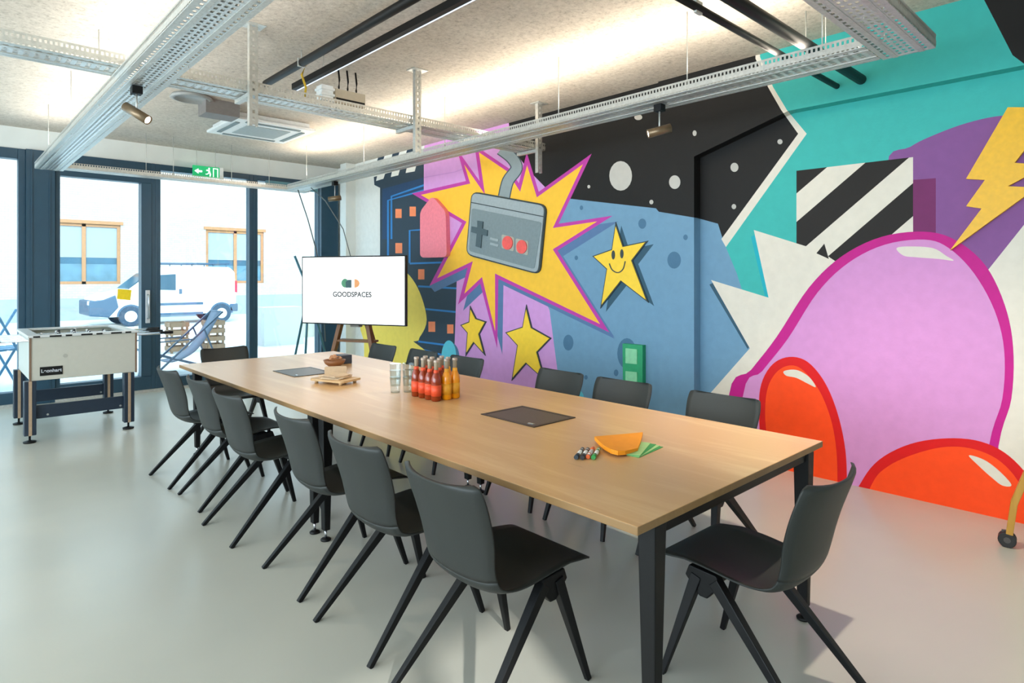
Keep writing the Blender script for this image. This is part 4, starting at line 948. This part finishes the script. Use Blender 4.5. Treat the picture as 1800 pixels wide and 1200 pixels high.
b = newbm(); add_prism(b, [Vector((x, y, z)) for x, y, z in ((.98, .1, 1.15), (1.53, .12, 1.63), (1.53, 1.63, 1.63), (.98, 1.65, 1.15))], (-.02, 0, .02)); obj('windscreen', b, vg, t)
b = newbm(); add_prism(b, [Vector((x, -.03, z)) for x, z in ((-.05, .36), (-.05, .8), (.3, .84), (.62, .98), (.7, .6), (.45, .3))], (0, 1.81, 0)); obj('front_bumper', b, vb, t, .03)
b = newbm(); add_prism(b, [Vector((x, -.02, z)) for x, z in ((3.95, .36), (3.95, .62), (4.22, .62), (4.22, .36))], (0, 1.79, 0)); obj('rear_bumper', b, vb, t, .03)
b = newbm(); add_box(b, 1.35, 3.1, -.025, .0, .62, .70); add_box(b, 1.3, 3.1, -.02, .0, .3, .38); obj('side_moulding', b, vb, t)
b = newbm(); add_box(b, -.06, -.02, .05, .3, .68, .8); obj('headlamp', b, hub, t, .01)
b = newbm(); add_box(b, 4.12, 4.2, -.015, .1, 1.0, 1.4); obj('tail_lamp', b, mat('tail_red', '#d8203a', .3), t, .01)
b = newbm(); add_box(b, 2.38, 2.46, -.03, .0, .98, 1.14); obj('door_handle', b, vb, t)
for y in (.0, 1.75):
    for x in (1.02, 3.68):
        b = newbm(); add_tube(b, [(x, y - .03 if y < 1 else y - .17, .31), (x, y + .17 if y < 1 else y + .03, .31)], .31, 28); wh = obj('wheel', b, tyre, t, .02)
        yy = y - .034 if y < 1 else y + .034
        b = newbm(); add_tube(b, [(x, min(yy, yy - .004), .31), (x, max(yy, yy + .004), .31)], .17, 24); obj('hub_cap', b, hub, wh)
        b = newbm()
        a_ = [(x + rr * math.cos(q_), .31 + rr * math.sin(q_)) for rr, q_ in [(.37, PI * k / 12) for k in range(13)] + [(.315, PI * k / 12) for k in range(12, -1, -1)]]
        if y < 1: add_prism(b, [Vector((p, -.02, z)) for p, z in a_], (0, .02, 0)); obj('wheel_arch', b, vb, t)
        else: b.free()
b = newbm()
for y in (.2, 1.55): add_tube(b, [(1.75, y, 1.96), (4.0, y, 1.98)], .026, 8)
for x in (1.8, 2.5, 3.2, 3.9):
    add_tube(b, [(x, .2, 1.96), (x, 1.55, 1.96)], .016, 8)
    for y in (.2, 1.55): add_tube(b, [(x, y, 1.84), (x, y, 1.96)], .016, 8)
obj('roof_rack', b, vb, t)
# yellow sticky note on the glass of the door
q1 = onY(219, 517, YW + .028); b = newbm(); add_prism(b, [Vector((x, 0, z)) for x, z in ((-.075, .07), (.08, .055), (.065, -.08), (-.085, -.06))], (0, .0015, 0)); o = obj('yellow_note', b, mat('note_yellow', '#f2d21a', .6)); o.location = (q1.x, YW + .0275, q1.z); tag(o, 'yellow square note stuck on the glass of the left door', 'note')

# deck chair
def P3(u, v, Y): return onY(u, v, Y)
DY = 10.6; dm = mat('grey_blue_timber', '#55677a', .6); cv = mat('grey_canvas', '#6d7888', .8, 0, .05, 50)
g0_ = P3(330, 640, DY); ox = g0_.x
t = thing('deck_chair', 'folding deck chair with grey canvas outside the windows', 'deck chair', (ox, DY + .3, -.02), .0)
for y in (-.28, .28):
    b = newbm(); add_tube(b, [(.52, y, .95), (-.45, y, .03)], [(.012, .02)] * 2, sq=True, up=(0, 1, 0)); obj('back_rail', b, dm, t)
    b = newbm(); add_tube(b, [(-.62, y * .93, .40), (.45, y * .93, .02)], [(.012, .02)] * 2, sq=True, up=(0, 1, 0)); obj('seat_rail', b, dm, t)
    b = newbm(); add_tube(b, [(.50, y * 1.05, .02), (.24, y * 1.05, .70)], [(.01, .016)] * 2, sq=True, up=(0, 1, 0)); obj('prop', b, dm, t)
    b = newbm(); add_tube(b, [(-.68, y * 1.05, .02), (-.58, y * 1.05, .52), (.1, y * 1.05, .54)], [(.01, .016)] * 3, sq=True, up=(0, 1, 0)); obj('arm_frame', b, dm, t)
for (x, z) in ((.52, .95), (-.45, .03), (-.62, .40), (.45, .02)):
    b = newbm(); add_tube(b, [(x, -.3, z), (x, .3, z)], .014, 10); obj('cross_rail', b, dm, t)
b = newbm(); cp = smooth([(.52, .97), (.36, .66), (.12, .34), (-.2, .2), (-.45, .28), (-.62, .42)], False, 5); rows = []
for (x, z) in cp: rows.append([b.verts.new((x, y, z)) for y in (-.24, .24)])
for (x, z), rw in zip(cp, list(rows)): rw += [b.verts.new((x, .24, z - .006)), b.verts.new((x, -.24, z - .006))]
for i in range(len(rows) - 1):
    for k in range(4):
        f = b.faces.new((rows[i][k], rows[i][(k + 1) % 4], rows[i + 1][(k + 1) % 4], rows[i + 1][k])); f.smooth = True
obj('canvas', b, cv, t)
# slatted crates outside
cr = mat('crate_timber', '#8a6b50', .7, 0, .12, 12)
for k, (u, lb) in enumerate(((316, 'slatted wooden crate outside, left of the deck chair back'), (380, 'slatted wooden crate outside, right of the deck chair back'))):
    q = onY(u, 590, 13.6); t = thing('wooden_crate', lb, 'crate', (q.x, 13.6, -.02), 0, 'wooden crates outside the window')
    for lv in range(4):
        z = .04 + lv * .16
        for (a0, a1, c0, c1) in ((-.16, .16, -.02, 0), (-.16, .16, .38, .40), (-.18, -.16, 0, .38), (.16, .18, 0, .38)):
            b = newbm(); add_box(b, a0, a1, c0, c1, z, z + .09); obj('slat', b, cr, t)
    for (x, y) in ((-.14, .02), (.14, .02), (-.14, .36), (.14, .36)):
        b = newbm(); add_box(b, x - .02, x + .02, y - .02, y + .02, 0, .62); obj('post', b, cr, t)
# folded garden chair at the far left outside
t = thing('garden_chair', 'blue metal garden chair outside at the left edge', 'chair', (.70, 10.9, -.02), .4)
t.scale = (1.2, 1.2, 1.25)
gb = mat('garden_blue', '#4d7fa0', .5)
for y in (-.22, .22):
    b = newbm(); add_tube(b, [(-.25, y, 0), (.25, y, .85)], .014, 8); obj('leg', b, gb, t)
    b = newbm(); add_tube(b, [(.25, y, 0), (-.2, y, .9), (-.3, y, 1.25)], .014, 8); obj('leg', b, gb, t)
b = newbm()
for k in range(5): add_box(b, -.25 + k * .1, -.18 + k * .1, -.24, .24, .43, .45)
obj('seat', b, gb, t)
b = newbm()
for k in range(4): add_box(b, -.3 + k * .02, -.285 + k * .02, -.24, .24, 1.2 - k * .1, 1.26 - k * .1)
obj('backrest', b, gb, t)
